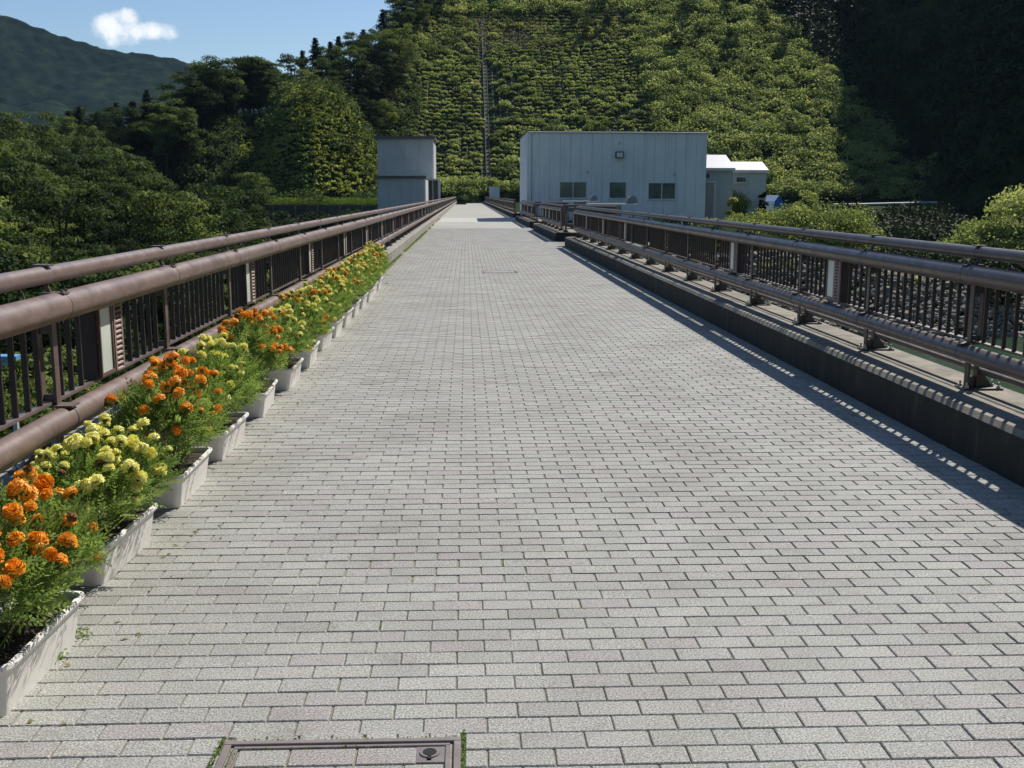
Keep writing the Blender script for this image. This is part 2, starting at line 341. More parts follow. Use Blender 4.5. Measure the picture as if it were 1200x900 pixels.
# ---------------------------------------------------------------- terrain
def vnoise(X, Y, s, seed=0):
    """cheap smooth value noise"""
    x = X/s; y = Y/s; xi = np.floor(x); yi = np.floor(y); fx = x-xi; fy = y-yi
    fx = fx*fx*(3-2*fx); fy = fy*fy*(3-2*fy)
    def h(a, b_):
        v = np.sin(a*127.1 + b_*311.7 + seed*74.7)*43758.5453; return v - np.floor(v)
    return (h(xi, yi)*(1-fx)+h(xi+1, yi)*fx)*(1-fy) + (h(xi, yi+1)*(1-fx)+h(xi+1, yi+1)*fx)*fy
def sstep(a, b_, x): t = np.clip((x-a)/(b_-a), 0, 1); return t*t*(3-2*t)
def smin(a, b_, k): h = np.clip(.5+.5*(b_-a)/k, 0, 1); return b_*(1-h)+a*h-k*h*(1-h)
def smax(a, b_, k): return -smin(-a, -b_, k)
def height(X, Y):
    X = np.asarray(X, float); Y = np.asarray(Y, float)
    n1 = (vnoise(X, Y, 23, 1)-.5)*5 + (vnoise(X, Y, 9, 2)-.5)*1.6
    # front cut slope, lower and further back towards the left
    cap = np.interp(X, [-300, -150, -107, -90, -78, -66, -56, -46, -33, -25, -19, -12, 0, 60, 120], [3, 4, 3, 2, 4, 7, 10, 15, 18, 21, 28, 46, 70, 90, 95])
    yb = np.interp(X, [-45, -30], [196, 213.])
    fr = smin((Y-yb)*np.interp(X, [-30, -8], [.88, .62]), cap + (Y-yb-cap)*np.interp(X, [-30, -15], [.02, .12]), 6)
    # left valley side and the terrace in front of the slope
    left = np.maximum(-20 + .34*np.maximum(0, -X-12), -24)
    left = smin(left, -1 + np.maximum(0, -X-60)*.12, 4)
    hl = smax(left, np.where(Y > 178, 0., -3-(178-Y)*.42), 1.0)
    hl = np.where((Y > 178) & (X < -4), np.maximum(np.where(X > -60, 0., hl), 0.), hl)
    # right: lake bed, bank, low ground
    shore = 61 + .25*np.maximum(0, X-12)
    low = -.3 - 3.4*sstep(16, 30, X)*(1-sstep(150, 185, Y))
    hr = np.clip(-11 + (Y-shore+6)*.95, -11, low)
    h = np.where(X > .7, hr, hl)
    h = np.where(Y > 205, np.maximum(h, 0), h)
    h = smax(h, fr + n1*sstep(213, 235, Y)*.35, 2.0)
    # the round mound left of the bridge end
    r = np.sqrt((np.where(X < -31, (X+31)/10.5, (X+31)/17.))**2 + ((Y-212)/24.)**2) + (vnoise(X, Y, 8, 14)-.5)*.08
    h = np.maximum(h, 21.5*(1-r**2.2) + n1*.15)
    # steep mountain on the right
    Xb = np.interp(Y, [-100, 60, 100, 160, 205, 235, 262, 300, 500], [140, 118, 98, 88, 92, 93, 87, 79, 95])
    d = X - Xb + (vnoise(X, Y, 30, 5)-.5)*10
    cp_ = np.interp(Y, [60, 195, 230], [170, 140, 52]); hill = np.where(d*2.6 < cp_, d*2.6, cp_+(d-cp_/2.6)*.7); hill = np.minimum(hill, 330)
    h = smax(h, hill + n1, 3)
    return h
def axis(core0, core1, step, lim0, lim1):
    a = list(np.arange(core0, core1+.01, step)); s_ = step
    while a[-1] < lim1: s_ *= 1.25; a.append(a[-1]+s_)
    s_ = step
    while a[0] > lim0: s_ *= 1.25; a.insert(0, a[0]-s_)
    return np.array(a)
ax_ = axis(-130, 150, 2.0, -2500, 2500); ay_ = axis(0, 330, 2.0, -1500, 3000)
GX, GY = np.meshgrid(ax_, ay_); GZ = height(GX, GY)
far = np.clip((np.maximum(np.abs(GX)-600, 0)+np.maximum(np.abs(GY)-900, 0))/600, 0, 1); GZ = GZ*(1-far)
ny_, nx_ = GX.shape
V = np.stack([GX, GY, GZ], -1).reshape(-1, 3); ii = np.arange((ny_-1)*(nx_-1)); q0 = (ii//(nx_-1))*nx_ + ii % (nx_-1)
Q = np.stack([q0, q0+1, q0+1+nx_, q0+nx_], 1)
def grid_mesh(name, V, Q, mat):
    me = bpy.data.meshes.new(name); me.vertices.add(len(V)); me.vertices.foreach_set('co', V.reshape(-1).astype(np.float32))
    me.loops.add(len(Q)*4); me.loops.foreach_set('vertex_index', Q.reshape(-1).astype(np.int32))
    me.polygons.add(len(Q)); me.polygons.foreach_set('loop_start', np.arange(0, len(Q)*4, 4, dtype=np.int32)); me.polygons.foreach_set('loop_total', np.full(len(Q), 4, np.int32))
    me.polygons.foreach_set('use_smooth', np.ones(len(Q), bool)); me.materials.append(mat); me.update(calc_edges=True); return me
tag(link('terrain', grid_mesh('terrain', V, Q, M['terrain'])), kind='structure')

# far mountain, about 1.3 km away
def far_h(X, Y):
    s = (X+700)/ (1.0)
    ridge = np.interp(X, [-1400, -820, -640, -600, -560, -540, -500, -470, -440, -420, -380, -345, -310, -200, 0], [262, 225, 217, 214, 209, 204, 190, 181, 172, 166, 162, 157, 147, 90, 10])
    t = 1-np.abs(Y-1320)/(230.+.5*(vnoise(X, Y, 120, 11)-.5)*160); 
    gul = (vnoise(X, Y*.45, 90, 3)-.5)*50 + (vnoise(X, Y, 38, 4)-.5)*16
    main = ridge*np.clip(t, 0, 1)**.9; foot = 62*np.clip((Y-480)/620., 0, 1.05) + vnoise(X, Y, 14, 9)*9
    return np.maximum(main, foot) + gul*np.clip(1-t, 0, .8) + vnoise(X, Y, 10, 6)*2.2 + vnoise(X, Y, 4.5, 8)*3.0
mx_ = np.arange(-1300, 100, 4.0); my_ = np.concatenate([np.arange(480, 1040, 8.0), np.arange(1040, 1420, 3.0)])
GX2, GY2 = np.meshgrid(mx_, my_); GZ2 = far_h(GX2, GY2)
ny2, nx2 = GX2.shape; V2 = np.stack([GX2, GY2, GZ2], -1).reshape(-1, 3); ii = np.arange((ny2-1)*(nx2-1)); q0 = (ii//(nx2-1))*nx2 + ii % (nx2-1)
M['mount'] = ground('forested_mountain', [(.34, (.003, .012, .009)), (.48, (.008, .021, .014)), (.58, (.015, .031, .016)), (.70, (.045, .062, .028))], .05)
tag(link('far_mountain', grid_mesh('far_mountain', V2, np.stack([q0, q0+1, q0+1+nx2, q0+nx2], 1), M['mount'])), kind='structure')

# lake
m, t, b = nodes('lake_water'); b.inputs['Base Color'].default_value = (.035, .075, .035, 1); b.inputs['Roughness'].default_value = .08
bump(t, b, noise(t, 2.2, 4, .6), .6, .12); M['water'] = m
w = MB(); w.add([(3.81, -80, -7), (140, -80, -7), (140, 100, -7), (3.81, 100, -7)], [(0, 1, 2, 3)]); struct('lake_water', w, M['water'])

# ---------------------------------------------------------------- dam, paving, kerbs
KL, KR, KH = -1.83, 3.20, .305
POST = 1.935
d = MB(); d.box(-2.42, 3.80, -30, 213, -30, -.05)
d.box(3.8, 6.6, 34.9, 38.6, -3, -.05); d.box(3.8, 6.6, 51.4, 54.6, -3, -.05)
struct('dam', d, M['conc'])
s = MB(); s.add([(KL-.05, -2, -.0065), (KR+.05, -2, -.0065), (KR+.05, 53.3, -.0065), (KL-.05, 53.3, -.0065)], [(0, 1, 2, 3)])
s.add([(KR+.05, 34.95, -.009), (6.5, 34.95, -.009), (6.5, 38.55, -.009), (KR+.05, 38.55, -.009)], [(0, 1, 2, 3)])
pavement = struct('pavement', s, M['sand'])
fp = MB(); fp.add([(KL-.02, 53.55, 0), (KR+.02, 53.55, 0), (KR+.02, 64.8, 0), (KL-.02, 64.8, 0)], [(0, 1, 2, 3)])
fp.add([(KL-.02, 77, 0), (KR+.4, 77, 0), (KR+.4, 211, 0), (KL-.02, 211, 0)], [(0, 1, 2, 3)])
struct('far_pavement', fp, M['farpave'])
st = MB()
for y0, y1 in ((37.52, 37.68), (53.3, 53.55), (64.8, 77)): st.box(KL+.002, KR-.002 if y0 < 60 else KR+.4, y0, y1, -.05, .003)
struct('concrete_band', st, M['strip'])

# inspection lid openings: (x0, x1, y0, y1)
LID1 = (-.742, -.024, 2.35, 3.045); LID2 = (.34, 1.09, 22.85, 23.45)
X0, Y0 = -.7427, 3.1698
def paver_mesh(name, w, l, ch=.003, dep=.010):
    m_ = MB(); a, c_ = w/2, l/2
    m_.add([(-a, -c_, -dep), (a, -c_, -dep), (a, c_, -dep), (-a, c_, -dep), (-a, -c_, -ch), (a, -c_, -ch), (a, c_, -ch), (-a, c_, -ch),
            (-a+ch, -c_+ch, 0), (a-ch, -c_+ch, 0), (a-ch, c_-ch, 0), (-a+ch, c_-ch, 0)],
           [(8, 9, 10, 11), (0, 1, 5, 4), (1, 2, 6, 5), (2, 3, 7, 6), (3, 0, 4, 7), (4, 5, 9, 8), (5, 6, 10, 9), (6, 7, 11, 10), (7, 4, 8, 11)])
    return m_.mesh(name, M['paver1'])
PW, PL = .193, .0935
pv = []
row0 = -30
nrows = int((53.3-Y0)/.1)
for j in range(row0, nrows):
    y0 = Y0 + .1*j; yc = y0+.05
    if yc < .2: continue
    if 37.45 < yc < 37.75: continue
    xr0 = X0 + (.1 if j % 2 == 0 else 0.)
    i0 = int(math.floor((KL - xr0)/.2)); 
    xend = KR
    for i in range(i0, i0+40):
        xa = xr0+.2*i; xb = xa+.2
        if xb < KL+.02 or xa > xend-.02: continue
        xa = max(xa, KL+.004); xb = min(xb, xend-.004)
        cut = False
        segs = [(xa, xb)]
        for L_ in (LID1, LID2):
            if y0+.1 > L_[2]+.01 and y0 < L_[3]-.01:
                ns = []
                for (p, q) in segs:
                    if q <= L_[0]+.002 or p >= L_[1]-.002: ns.append((p, q))
                    else:
                        if p < L_[0]-.03: ns.append((p, L_[0]-.012))
                        if q > L_[1]+.03: ns.append((L_[1]+.012, q))
                segs = ns
        for p, q in segs:
            if q-p > .03: pv.append(((p+q)/2, yc, q-p, .1))
# soldier course of cut half pavers along the far edge of the near lid
pv = [p for p in pv if not (LID1[3]-.02 < p[1] < LID1[3]+.045 and LID1[0]-.0 < p[0] < LID1[1])]
k_ = 0
xx = LID1[0]+.02
while xx < LID1[1]-.05: pv.append((xx+.05, LID1[3]+.017, .1, .055)); xx += .1
pv_in = [p for p in pv if p[1] > 2.75 and abs(p[0]/p[1]-.0428) < .52]
pv_in.sort(key=lambda p: p[1]); single = set(map(id, pv_in[:298]))
pm = {}
field = []
for p in pv:
    x, y, w_, l_ = p
    if id(p) in single:
        key = (round(w_, 2), round(l_, 3))
        if key not in pm: pm[key] = paver_mesh('paver', w_-.0055, l_-.0050)
        o = link('paver', pm[key], pavement, (x+random.gauss(0, .0007), y+random.gauss(0, .0005), random.gauss(0, .0006)))
        o.rotation_euler = (random.gauss(0, .003), random.gauss(0, .0018), random.gauss(0, .003))
    else: field.append((x, y, w_-.0055, l_-.0050))
fa = np.array(field); n = len(fa); ch = .003
x, y, w_, l_ = fa.T; z = rng.normal(0, .0007, n); tx = rng.normal(0, .002, n); ty = rng.normal(0, .0035, n)
def cor(sx_, sy_, c_, zz): return np.stack([x+sx_*(w_/2-c_), y+sy_*(l_/2-c_), z+zz+tx*sx_*w_/2+ty*sy_*l_/2], -1)
T = [cor(-1, -1, ch, 0), cor(1, -1, ch, 0), cor(1, 1, ch, 0), cor(-1, 1, ch, 0)]; B = [cor(-1, -1, 0, -.009), cor(1, -1, 0, -.009), cor(1, 1, 0, -.009), cor(-1, 1, 0, -.009)]
P = np.concatenate([np.stack(T, 1)] + [np.stack([B[k], B[(k+1) % 4], T[(k+1) % 4], T[k]], 1) for k in range(4)])
tv = np.tile(rng.uniform(0, 1, n), 5)
tag(link('paver_field', quads_mesh('paver_field', P, M['paverN'], tv), pavement), kind='stuff')

# kerbs with a chamfered inner edge and butt joints
def kerb(name, x_in, x_out, y0, y1, mat, endcap=None):
    g = MB(); sgn = 1 if x_out > x_in else -1; y = y0; L_ = 3.87
    while y < y1-.01:
        e = min(y+L_, y1); a, b_ = y+.004, e-.004
        prof = [(x_in, -.6), (x_in, KH-.035), (x_in+sgn*.03, KH), (x_in+sgn*.265, KH), (x_in+sgn*.275, KH-.012), (x_in+sgn*.285, KH-.012), (x_in+sgn*.295, KH), (x_out, KH), (x_out, -.6)]
        vs = [(px, a, pz) for px, pz in prof] + [(px, b_, pz) for px, pz in prof]; k = len(prof)
        g.add(vs, [(i, i+1, k+i+1, k+i) for i in range(k-1)]); g.add(vs[:k], [tuple(range(k))]); g.add(vs[k:], [tuple(range(k-1, -1, -1))])
        y = e
    return struct(name, g, mat)
kerb('kerb', KL, -2.44, -2, 211, M['kerb'])
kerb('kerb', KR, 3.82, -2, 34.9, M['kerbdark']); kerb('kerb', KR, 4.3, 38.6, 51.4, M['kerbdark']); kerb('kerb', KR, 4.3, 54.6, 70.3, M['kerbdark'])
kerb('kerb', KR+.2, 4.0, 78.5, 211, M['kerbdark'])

# ---------------------------------------------------------------- railings
def mesh_box(name, mat, *a, **k): m_ = MB(); m_.box(*a, **k); return m_.mesh(name, mat)
PIPEZ, LOWZ, UPZ = 1.112, .565, 1.262
def make_rail_meshes(side):
    """side=+1: rail on the right, outward = +X"""
    s = side; mp = M['pipeR'] if s > 0 else M['pipeL']; mpo = M['postR'] if s > 0 else M['post']; D = {}
    def bx(m_, x0, x1, *r, **k): m_.box(min(s*x0, s*x1), max(s*x0, s*x1), *r, **k)
    p = MB(); bx(p, .028, .042, -.028, .028, LOWZ+.07, 1.06); bx(p, .098, .108, -.026, .026, LOWZ+.07, 1.04); bx(p, .042, .098, -.005, .005, LOWZ+.07, LOWZ+.12); bx(p, .042, .098, -.005, .005, .98, 1.04)
    bx(p, .03, .045, -.03, .03, KH+.012, LOWZ-.03); bx(p, .045, .095, -.006, .006, KH+.012, KH+.09); bx(p, .095, .105, -.03, .03, KH+.012, LOWZ); p.add([(s*.105, -.006, KH+.014), (s*.23, -.006, KH+.014), (s*.105, -.006, KH+.16), (s*.105, .006, KH+.014), (s*.23, .006, KH+.014), (s*.105, .006, KH+.16)], [(0, 1, 2), (3, 5, 4), (1, 4, 5, 2)])
    D['post'] = p.mesh('post', mpo)
    p = MB(); bx(p, -.01, .27, -.075, .075, KH+.001, KH+.014); D['base_plate'] = p.mesh('base_plate', mpo)
    p = MB()
    for px in (.015, .245):
        for py in (-.05, .05): p.tube([(s*px, py, KH+.014), (s*px, py, KH+.028)], .016, 6, smooth=False); p.tube([(s*px, py, KH+.028), (s*px, py, KH+.055)], .008, 6, smooth=False)
    D['anchor_bolt'] = p.mesh('anchor_bolt', M['bolt'])
    p = MB(); bx(p, -.05, .09, -.05, .05, LOWZ+.062, LOWZ+.070); D['flange'] = p.mesh('flange', mpo)
    p = MB(); bx(p, -.045, .075, -.04, .04, PIPEZ+.062, PIPEZ+.070); p.tube([(s*.035, 0, PIPEZ+.06), (s*.06, 0, UPZ-.03)], .012, 8); bx(p, .02, .10, -.03, .03, UPZ+.043, UPZ+.052)
    for py in (-.028, .028): p.tube([(s*-.03, py, PIPEZ+.068), (s*-.03, py, PIPEZ+.085)], .007, 6, smooth=False)
    D['bracket'] = p.mesh('bracket', mpo)
    p = MB(); p.tube([(0, -.003, PIPEZ), (0, .003, PIPEZ)], .0712, 20); p.tube([(0, -.003, LOWZ), (0, .003, LOWZ)], .0635, 20); D['joint_ring'] = p.mesh('joint_ring', M['trimdark'])
    p = MB(); bx(p, .054, .080, -.006, .006, LOWZ+.085, PIPEZ-.055); D['baluster'] = p.mesh('baluster', M['bar'])
    # lamp box: body behind, glass panel and louvre towards the deck
    p = MB(); bx(p, .03, .13, 0, .40, LOWZ+.09, PIPEZ-.05); D['lamp_body'] = p.mesh('lamp_body', M['bar'])
    fr = MB()
    z0, z1 = LOWZ+.10, PIPEZ-.06
    gy0, gy1, ly0, ly1 = (.02, .235, .245, .39) if s < 0 else (.165, .38, .01, .155)
    for a, b_, c_, d_ in ((gy0, gy1, z0, z0+.02), (gy0, gy1, z1-.02, z1), (gy0, gy0+.014, z0+.02, z1-.02), (gy1-.014, gy1, z0+.02, z1-.02)): bx(fr, .012, .03, a, b_, c_, d_)
    D['lamp_frame'] = fr.mesh('lamp_frame', M['post'])
    p = MB(); bx(p, .02, .029, gy0+.014, gy1-.014, z0+.02, z1-.02); D['glass_panel'] = p.mesh('glass_panel', M['lampglass'])
    p = MB(); bx(p, .022, .029, ly0, ly1, z0, z1); D['louvre'] = p.mesh('louvre', M['trimdark'])
    p = MB(); 
    for a, b_ in ((ly0, ly0+.022), (ly1-.022, ly1)): bx(p, .008, .022, a, b_, z0, z1)
    k = 13; hh = (z1-z0)/k
    for i in range(k):
        zz = z0+hh*i; vs = [(s*.020, ly0+.022, zz+hh*.45), (s*.020, ly1-.022, zz+hh*.45), (s*.006, ly1-.022, zz-.0), (s*.006, ly0+.022, zz-.0), (s*.020, ly0+.022, zz+hh*.62), (s*.020, ly1-.022, zz+hh*.62), (s*.006, ly1-.022, zz+.008), (s*.006, ly0+.022, zz+.008)]
        p.add(vs, [(0, 1, 2, 3), (4, 5, 6, 7), (3, 2, 6, 7), (0, 1, 5, 4), (1, 2, 6, 5), (0, 3, 7, 4)])
    D['louvre_slats'] = p.mesh('louvre_slats', M['louvre'])
    return D
RM = {1: make_rail_meshes(1), -1: make_rail_meshes(-1)}
def railing(side, X, posts, lamps, y0, y1, label, detail_to, singles):
    s = side; D = RM[s]; mp = M['pipeR'] if s > 0 else M['pipeL']
    root = tag(empty('railing', (X, y0, 0)), label, 'railing', 'railings of the walkway')
    # pipes, cut in lengths at every second post
    cuts = [y0] + [p for i, p in enumerate(posts) if i % 3 == 1 and y0+.5 < p < y1-.5] + [y1]
    for a, b_ in zip(cuts[:-1], cuts[1:]):
        for nm, xx, zz, rr in (('handrail', 0, PIPEZ, .070), ('lower_rail', 0, LOWZ, .061), ('top_rail', s*.06, UPZ, .043), ('drain_rail', s*.13, .435, .022)):
            m_ = MB(); m_.tube([(xx, a-y0+.002, zz), (xx, b_-y0-.002, zz)], rr, 20 if rr > .03 else 10); m_.build(nm, mp, root)
    strips = MB()
    for zz in (LOWZ+.075, PIPEZ-.07): strips.box(min(s*.045, s*.09), max(s*.045, s*.09), 0, y1-y0, zz, zz+.014)
    strips.build('panel_frame', M['post'], root)
    for p in posts:
        if not (y0-.01 <= p <= y1+.01): continue
        yy = p-y0; near = abs(p) < detail_to
        for nm in ('post', 'base_plate', 'flange', 'bracket') if p < 60 else ('post',):
            link(nm, D[nm], root, (0, yy, 0))
        if near: link('joint_ring', D['joint_ring'], root, (0, yy, 0)); link('anchor_bolt', D['anchor_bolt'], root, (0, yy, 0))
    lamp_rng = [(L_, L_+.40) for L_ in lamps]
    bars = []
    for p in list(posts) + [posts[0]-POST]:
        for k in range(1, 14):
            y = p + k*POST/14
            if not (y0+.03 < y < y1-.03): continue
            if any(a-.02 < y < b_+.02 for a, b_ in lamp_rng): continue
            bars.append(y)
    bars.sort(); vis = [y for y in bars if y > 4.0][:singles]; vs_ = set(vis)
    far_ = MB()
    for y in bars:
        if y in vs_: link('baluster', D['baluster'], root, (0, y-y0, 0))
        else:
            x0_, x1_ = sorted((s*.054, s*.080)); far_.box(x0_, x1_, y-y0-.006, y-y0+.006, LOWZ+.095, PIPEZ-.055)
    if far_.v: tag(far_.build('baluster_row', M['bar'], root), kind='stuff')
    for L_ in lamps:
        lb = link('lamp_box', D['lamp_body'], root, (0, L_-y0, 0))
        for nm in ('glass_panel', 'lamp_frame', 'louvre', 'louvre_slats') if L_ < 45 else ('glass_panel',):
            o = link(nm, D[nm], lb)
            if nm == 'louvre_slats': o['kind'] = 'stuff'
    return root
yl0, yr0 = 5.19, 7.27
pl = [yl0 + POST*i for i in range(-3, 106)]
railing(-1, -1.96, pl, [5.76+3.87*i for i in range(53)], -.6, 209, 'long mauve-brown pipe railing on the left kerb, behind the row of flower planters', 30, 280)
pr = [yr0 + POST*i for i in range(-4, 15)]
railing(1, 3.49, pr, [9.88+3.87*i for i in (-1, 0, 1)] + [9.88+3.87*i+1.935 for i in (3, 4, 5, 6)], -.5, pr[-1], 'dark pipe railing on the nearest right-hand kerb, with four-rail pipes and lamp boxes', 30, 280)
def rail_posts(a, b_): 
    n_ = max(1, round((b_-a)/POST)); return [a+(b_-a)*i/n_ for i in range(n_+1)]
p2 = [39.0 + POST*i for i in range(7)]; railing(1, 3.49, p2, [p2[i]+.6 for i in range(0, 6)], 39.0, p2[-1], 'second railing on the right, on the short kerb between the two balcony openings', 0, 90)
p3 = [55.1 + POST*i for i in range(8)]; railing(1, 3.49, p3, [p3[i]+.6 for i in (1, 3, 5)], 55.1, p3[-1], 'third railing on the right, ending against the pale blue building', 0, 90)
p4 = [79.5 + POST*i for i in range(67)]; railing(1, 3.55, p4, [p4[i]+.6 for i in range(1, 66, 2)], 79.5, p4[-1], 'farthest right-hand railing, running on past the pale blue building', 0, 60)
# short railings that turn into the balconies
def cross_rail(y, x0, x1, label, planks=False):
    root = tag(empty('balcony_railing', (x0, y, 0)), label, 'railing', 'cross railings at the balcony openings'); L_ = x1-x0
    for nm, zz, rr in (('handrail', PIPEZ, .067), ('lower_rail', LOWZ, .061), ('top_rail', UPZ, .043), ('drain_rail', .435, .022)):
        m_ = MB(); m_.tube([(0, 0, zz), (L_, 0, zz)], rr, 14); m_.build(nm, M['pipeR'], root)
    k = int(L_/.14)
    for i in range(1, k):
        if planks and .35 < i/k < .8: continue
        mesh = bpy.data.meshes.get('cross_baluster') or mesh_box('cross_baluster', M['bar'], -.011, .011, -.015, .015, LOWZ+.06, PIPEZ-.06)
        link('baluster', mesh, root, (i*L_/k, 0, 0))
    for xx in (0.06, L_-.06):
        mesh = bpy.data.meshes.get('cross_post') or mesh_box('cross_post', M['post'], -.03, .03, -.05, .05, KH-.3, PIPEZ)
        link('post', mesh, root, (xx, 0, 0))
    if planks:
        a, b_ = .35*L_, .8*L_
        for i, zz in enumerate((.70, .79)): m_ = MB(); m_.box(a, b_, -.12, -.04, zz, zz+.05); m_.build('step_board', M['kerb'], root)
        for xx in (a+.05, (a+b_)/2+.05): m_ = MB(); m_.box(xx, xx+.04, -.10, -.06, .84, 1.0); m_.build('board_post', M['louvre'], root)
for (y, lb_, pk) in ((39.0, 'short cross railing with step boards at the near end of the second right kerb', True), (55.1, 'short cross railing at the near end of the third right kerb', False),
                 (pr[-1]+.0, 'short cross railing at the far end of the nearest right kerb', False), (p2[-1]+.0, 'short cross railing at the far end of the second right kerb', False)):
    cross_rail(y, 3.56, 5.2 if pk else 4.8, lb_, pk)

# hooded metal housings that stand at the two balconies
def hood(x, y, s_, label):
    root = tag(empty('hooded_cabinet', (x, y, 0)), label, 'cabinet', 'hooded metal cabinets at the balconies')
    m_ = MB(); m_.box(-.9*s_, .9*s_, -.35, .35, 1.30, 1.36, .01); m_.build('flat_top', M['cabinet'], root)
    m_ = MB(); m_.box(-.3, .3, -.2, .2, -.02, 1.30); m_.build('pedestal', M['kerb'], root)
    m_ = MB(); prof = [(.50, 1.36), (.56, 1.54), (.66, 1.62), (.78, 1.62), (.86, 1.54), (.92, 1.36)]; k = len(prof)
    vs = [(a*s_, -.2, c_) for a, c_ in prof] + [(a*s_, .2, c_) for a, c_ in prof]
    m_.add(vs, [(i, i+1, k+i+1, k+i) for i in range(k-1)] + [tuple(range(k-1, -1, -1)), tuple(range(k, 2*k))], False); m_.build('hood', M['hood'], root)
hood(5.0, 36.9, .95, 'grey metal cabinet with rounded hood at the nearer balcony opening'); hood(5.6, 53.0, .95, 'grey metal cabinet with rounded hood at the farther balcony opening')

# ---------------------------------------------------------------- inspection lids
def lid(L_, label, near):
    x0, x1, y0, y1 = L_; root = tag(empty('inspection_cover', (x0, y0, 0)), label, 'access cover')
    w_, l_ = x1-x0, y1-y0
    m_ = MB(); 
    for a, b_, c_, d_ in ((0, w_, l_-.022, l_), (0, w_, 0, .022), (0, .022, .022, l_-.022), (w_-.022, w_, .022, l_-.022)): m_.box(a, b_, c_, d_, -.02, .003, .002)
    m_.build('outer_frame', M['lid'], root)
    m_ = MB()
    for a, b_, c_, d_ in ((.033, w_-.033, l_-.047, l_-.033), (.033, w_-.033, .033, .047), (.033, .047, .047, l_-.047), (w_-.047, w_-.033, .047, l_-.047)): m_.box(a, b_, c_, d_, -.02, .002, .002)
    m_.build('inner_frame', M['lid'], root)
    m_ = MB(); m_.box(.047, w_-.047, .047, l_-.047, -.02, -.008); m_.build('mortar_bed', M['sand'], root)
    j = 0; y = l_-.05
    while y > .10:
        xo = .05 - (.1 if j % 2 else .0); 
        while xo < w_-.06:
            a, b_ = max(xo, .05), min(xo+.155 if xo == .05 and not j % 2 else xo+.2, w_-.05); xo = (xo+.155 if xo == .05 and not j % 2 else xo+.2)
            if near and y > l_-.06 and b_ > w_-.16: b_ = min(b_, w_-.13)
            if b_-a > .03:
                key = (round(b_-a, 3), 'L'); 
                if key not in pm: pm[key] = paver_mesh('lid_paver', b_-a-.007, .0935)
                link('paver', pm[key], root, ((a+b_)/2, y-.05, .0))
        y -= .1; j += 1
    if near:
        cx, cy_ = w_-.093, l_-.09
        m_ = MB(); m_.box(cx-.042, cx+.046, cy_-.05, cy_+.043, -.012, -.002, .002)
        m_.build('key_plate', M['lid'], root)
        m_ = MB(); m_.tube([(cx, cy_+.005, -.002), (cx, cy_+.005, .0015)], .030, 20, smooth=False); m_.build('key_ring', M['lid'], root)
        m_ = MB(); m_.tube([(cx, cy_+.005, .0015), (cx, cy_+.005, .0025)], .021, 18, smooth=False); m_.box(cx-.006, cx+.006, cy_-.035, cy_-.018, -.001, .0028); m_.build('key_hole', M['black'], root)
    return root
lid(LID1, 'brown framed inspection cover filled with pavers at the bottom of the picture', True)
lid(LID2, 'small framed inspection cover in the middle of the walkway further off', False)

# ---------------------------------------------------------------- buildings
def panels(root, x0, x1, y, z0, z1, wdt, mat, holes, th=.05, name='cladding_panel'):
    n_ = max(1, round((x1-x0)/wdt)); wd = (x1-x0)/n_
    for i in range(n_):
        a, b_ = x0+i*wd+.006, x0+(i+1)*wd-.006; m_ = MB(); dd = random.uniform(-.006, .006)
        xs = sorted({a, b_} | {v for h in holes for v in h[:2] if a < v < b_})
        for p, q in zip(xs[:-1], xs[1:]):
            c_ = (p+q)/2; hs = [h for h in holes if h[0] < c_ < h[1]]
            if hs: h = hs[0]; m_.box(p, q, y-th+dd, y, z0, h[2]); m_.box(p, q, y-th+dd, y, h[3], z1)
            else: m_.box(p, q, y-th+dd, y, z0, z1)
        m_.build(name, mat, root)
def window(root, x0, x1, y, z0, z1, panes=2, name='window'):
    m_ = MB(); t_ = .05
    for a, b_, c_, d_ in ((x0, x1, z0, z0+t_), (x0, x1, z1-t_, z1), (x0, x0+t_, z0+t_, z1-t_), (x1-t_, x1, z0+t_, z1-t_)): m_.box(a, b_, y-.09, y+.0, c_, d_)
    if panes == 2: c_ = (x0+x1)/2; m_.box(c_-.03, c_+.03, y-.075, y, z0+t_, z1-t_)
    w_ = m_.build(name, M['trim'], root)
    n_ = panes
    for i in range(n_):
        a = x0+t_+(x1-x0-2*t_)*i/n_+.031*(i > 0); b_ = x0+t_+(x1-x0-2*t_)*(i+1)/n_-.031*(i < n_-1)
        g = MB(); g.box(a, b_, y-.045, y-.03, z0+t_, z1-t_); g.build('pane', M['glass'], w_)
    s_ = MB(); s_.box(x0-.06, x1+.06, y-.13, y-.052, z0-.05, z0-.003); s_.build('sill', M['trim'], w_)
BX0, BX1, BY0, BY1, BH = 4.0, 15.7, 70.5, 80.0, 5.65
bld = tag(empty('gate_control_building', (0, 0, 0)), 'large pale blue building with vertical cladding and three windows, right of the walkway', 'building')
holes = [(6.07, 7.87, 1.42, 2.50), (9.32, 10.47, 1.40, 2.50), (11.89, 13.72, 1.36, 2.46)]
m_ = MB(); m_.box(BX0+.02, BX1-.02, BY0+.02, BY1, -2, BH-.05); m_.build('core_wall', M['trimdark'], bld)
panels(bld, BX0+.06, BX1-.0, BY0, 0.0, BH, .69, M['clad'], holes)
for h in holes: window(bld, *h[:2], BY0, h[2], h[3], 1 if h[1]-h[0] < 1.3 else 2)
k = 12
for i in range(k):
    m_ = MB(); a = BY0+(BY1-BY0)*i/k; m_.box(BX0-.035, BX0, a+.008, a+(BY1-BY0)/k-.008, 0, BH); m_.build('side_panel', M['clad'], bld)
m_ = MB(); m_.box(BX0-.05, BX0+.06, BY0-.062, BY0-.0, 0, BH+.0); m_.build('corner_trim', M['clad'], bld)
m_ = MB(); m_.box(BX0-.09, BX1+.06, BY0-.10, BY1, BH+.003, BH+.07); m_.build('roof_edge', M['trimdark'], bld)
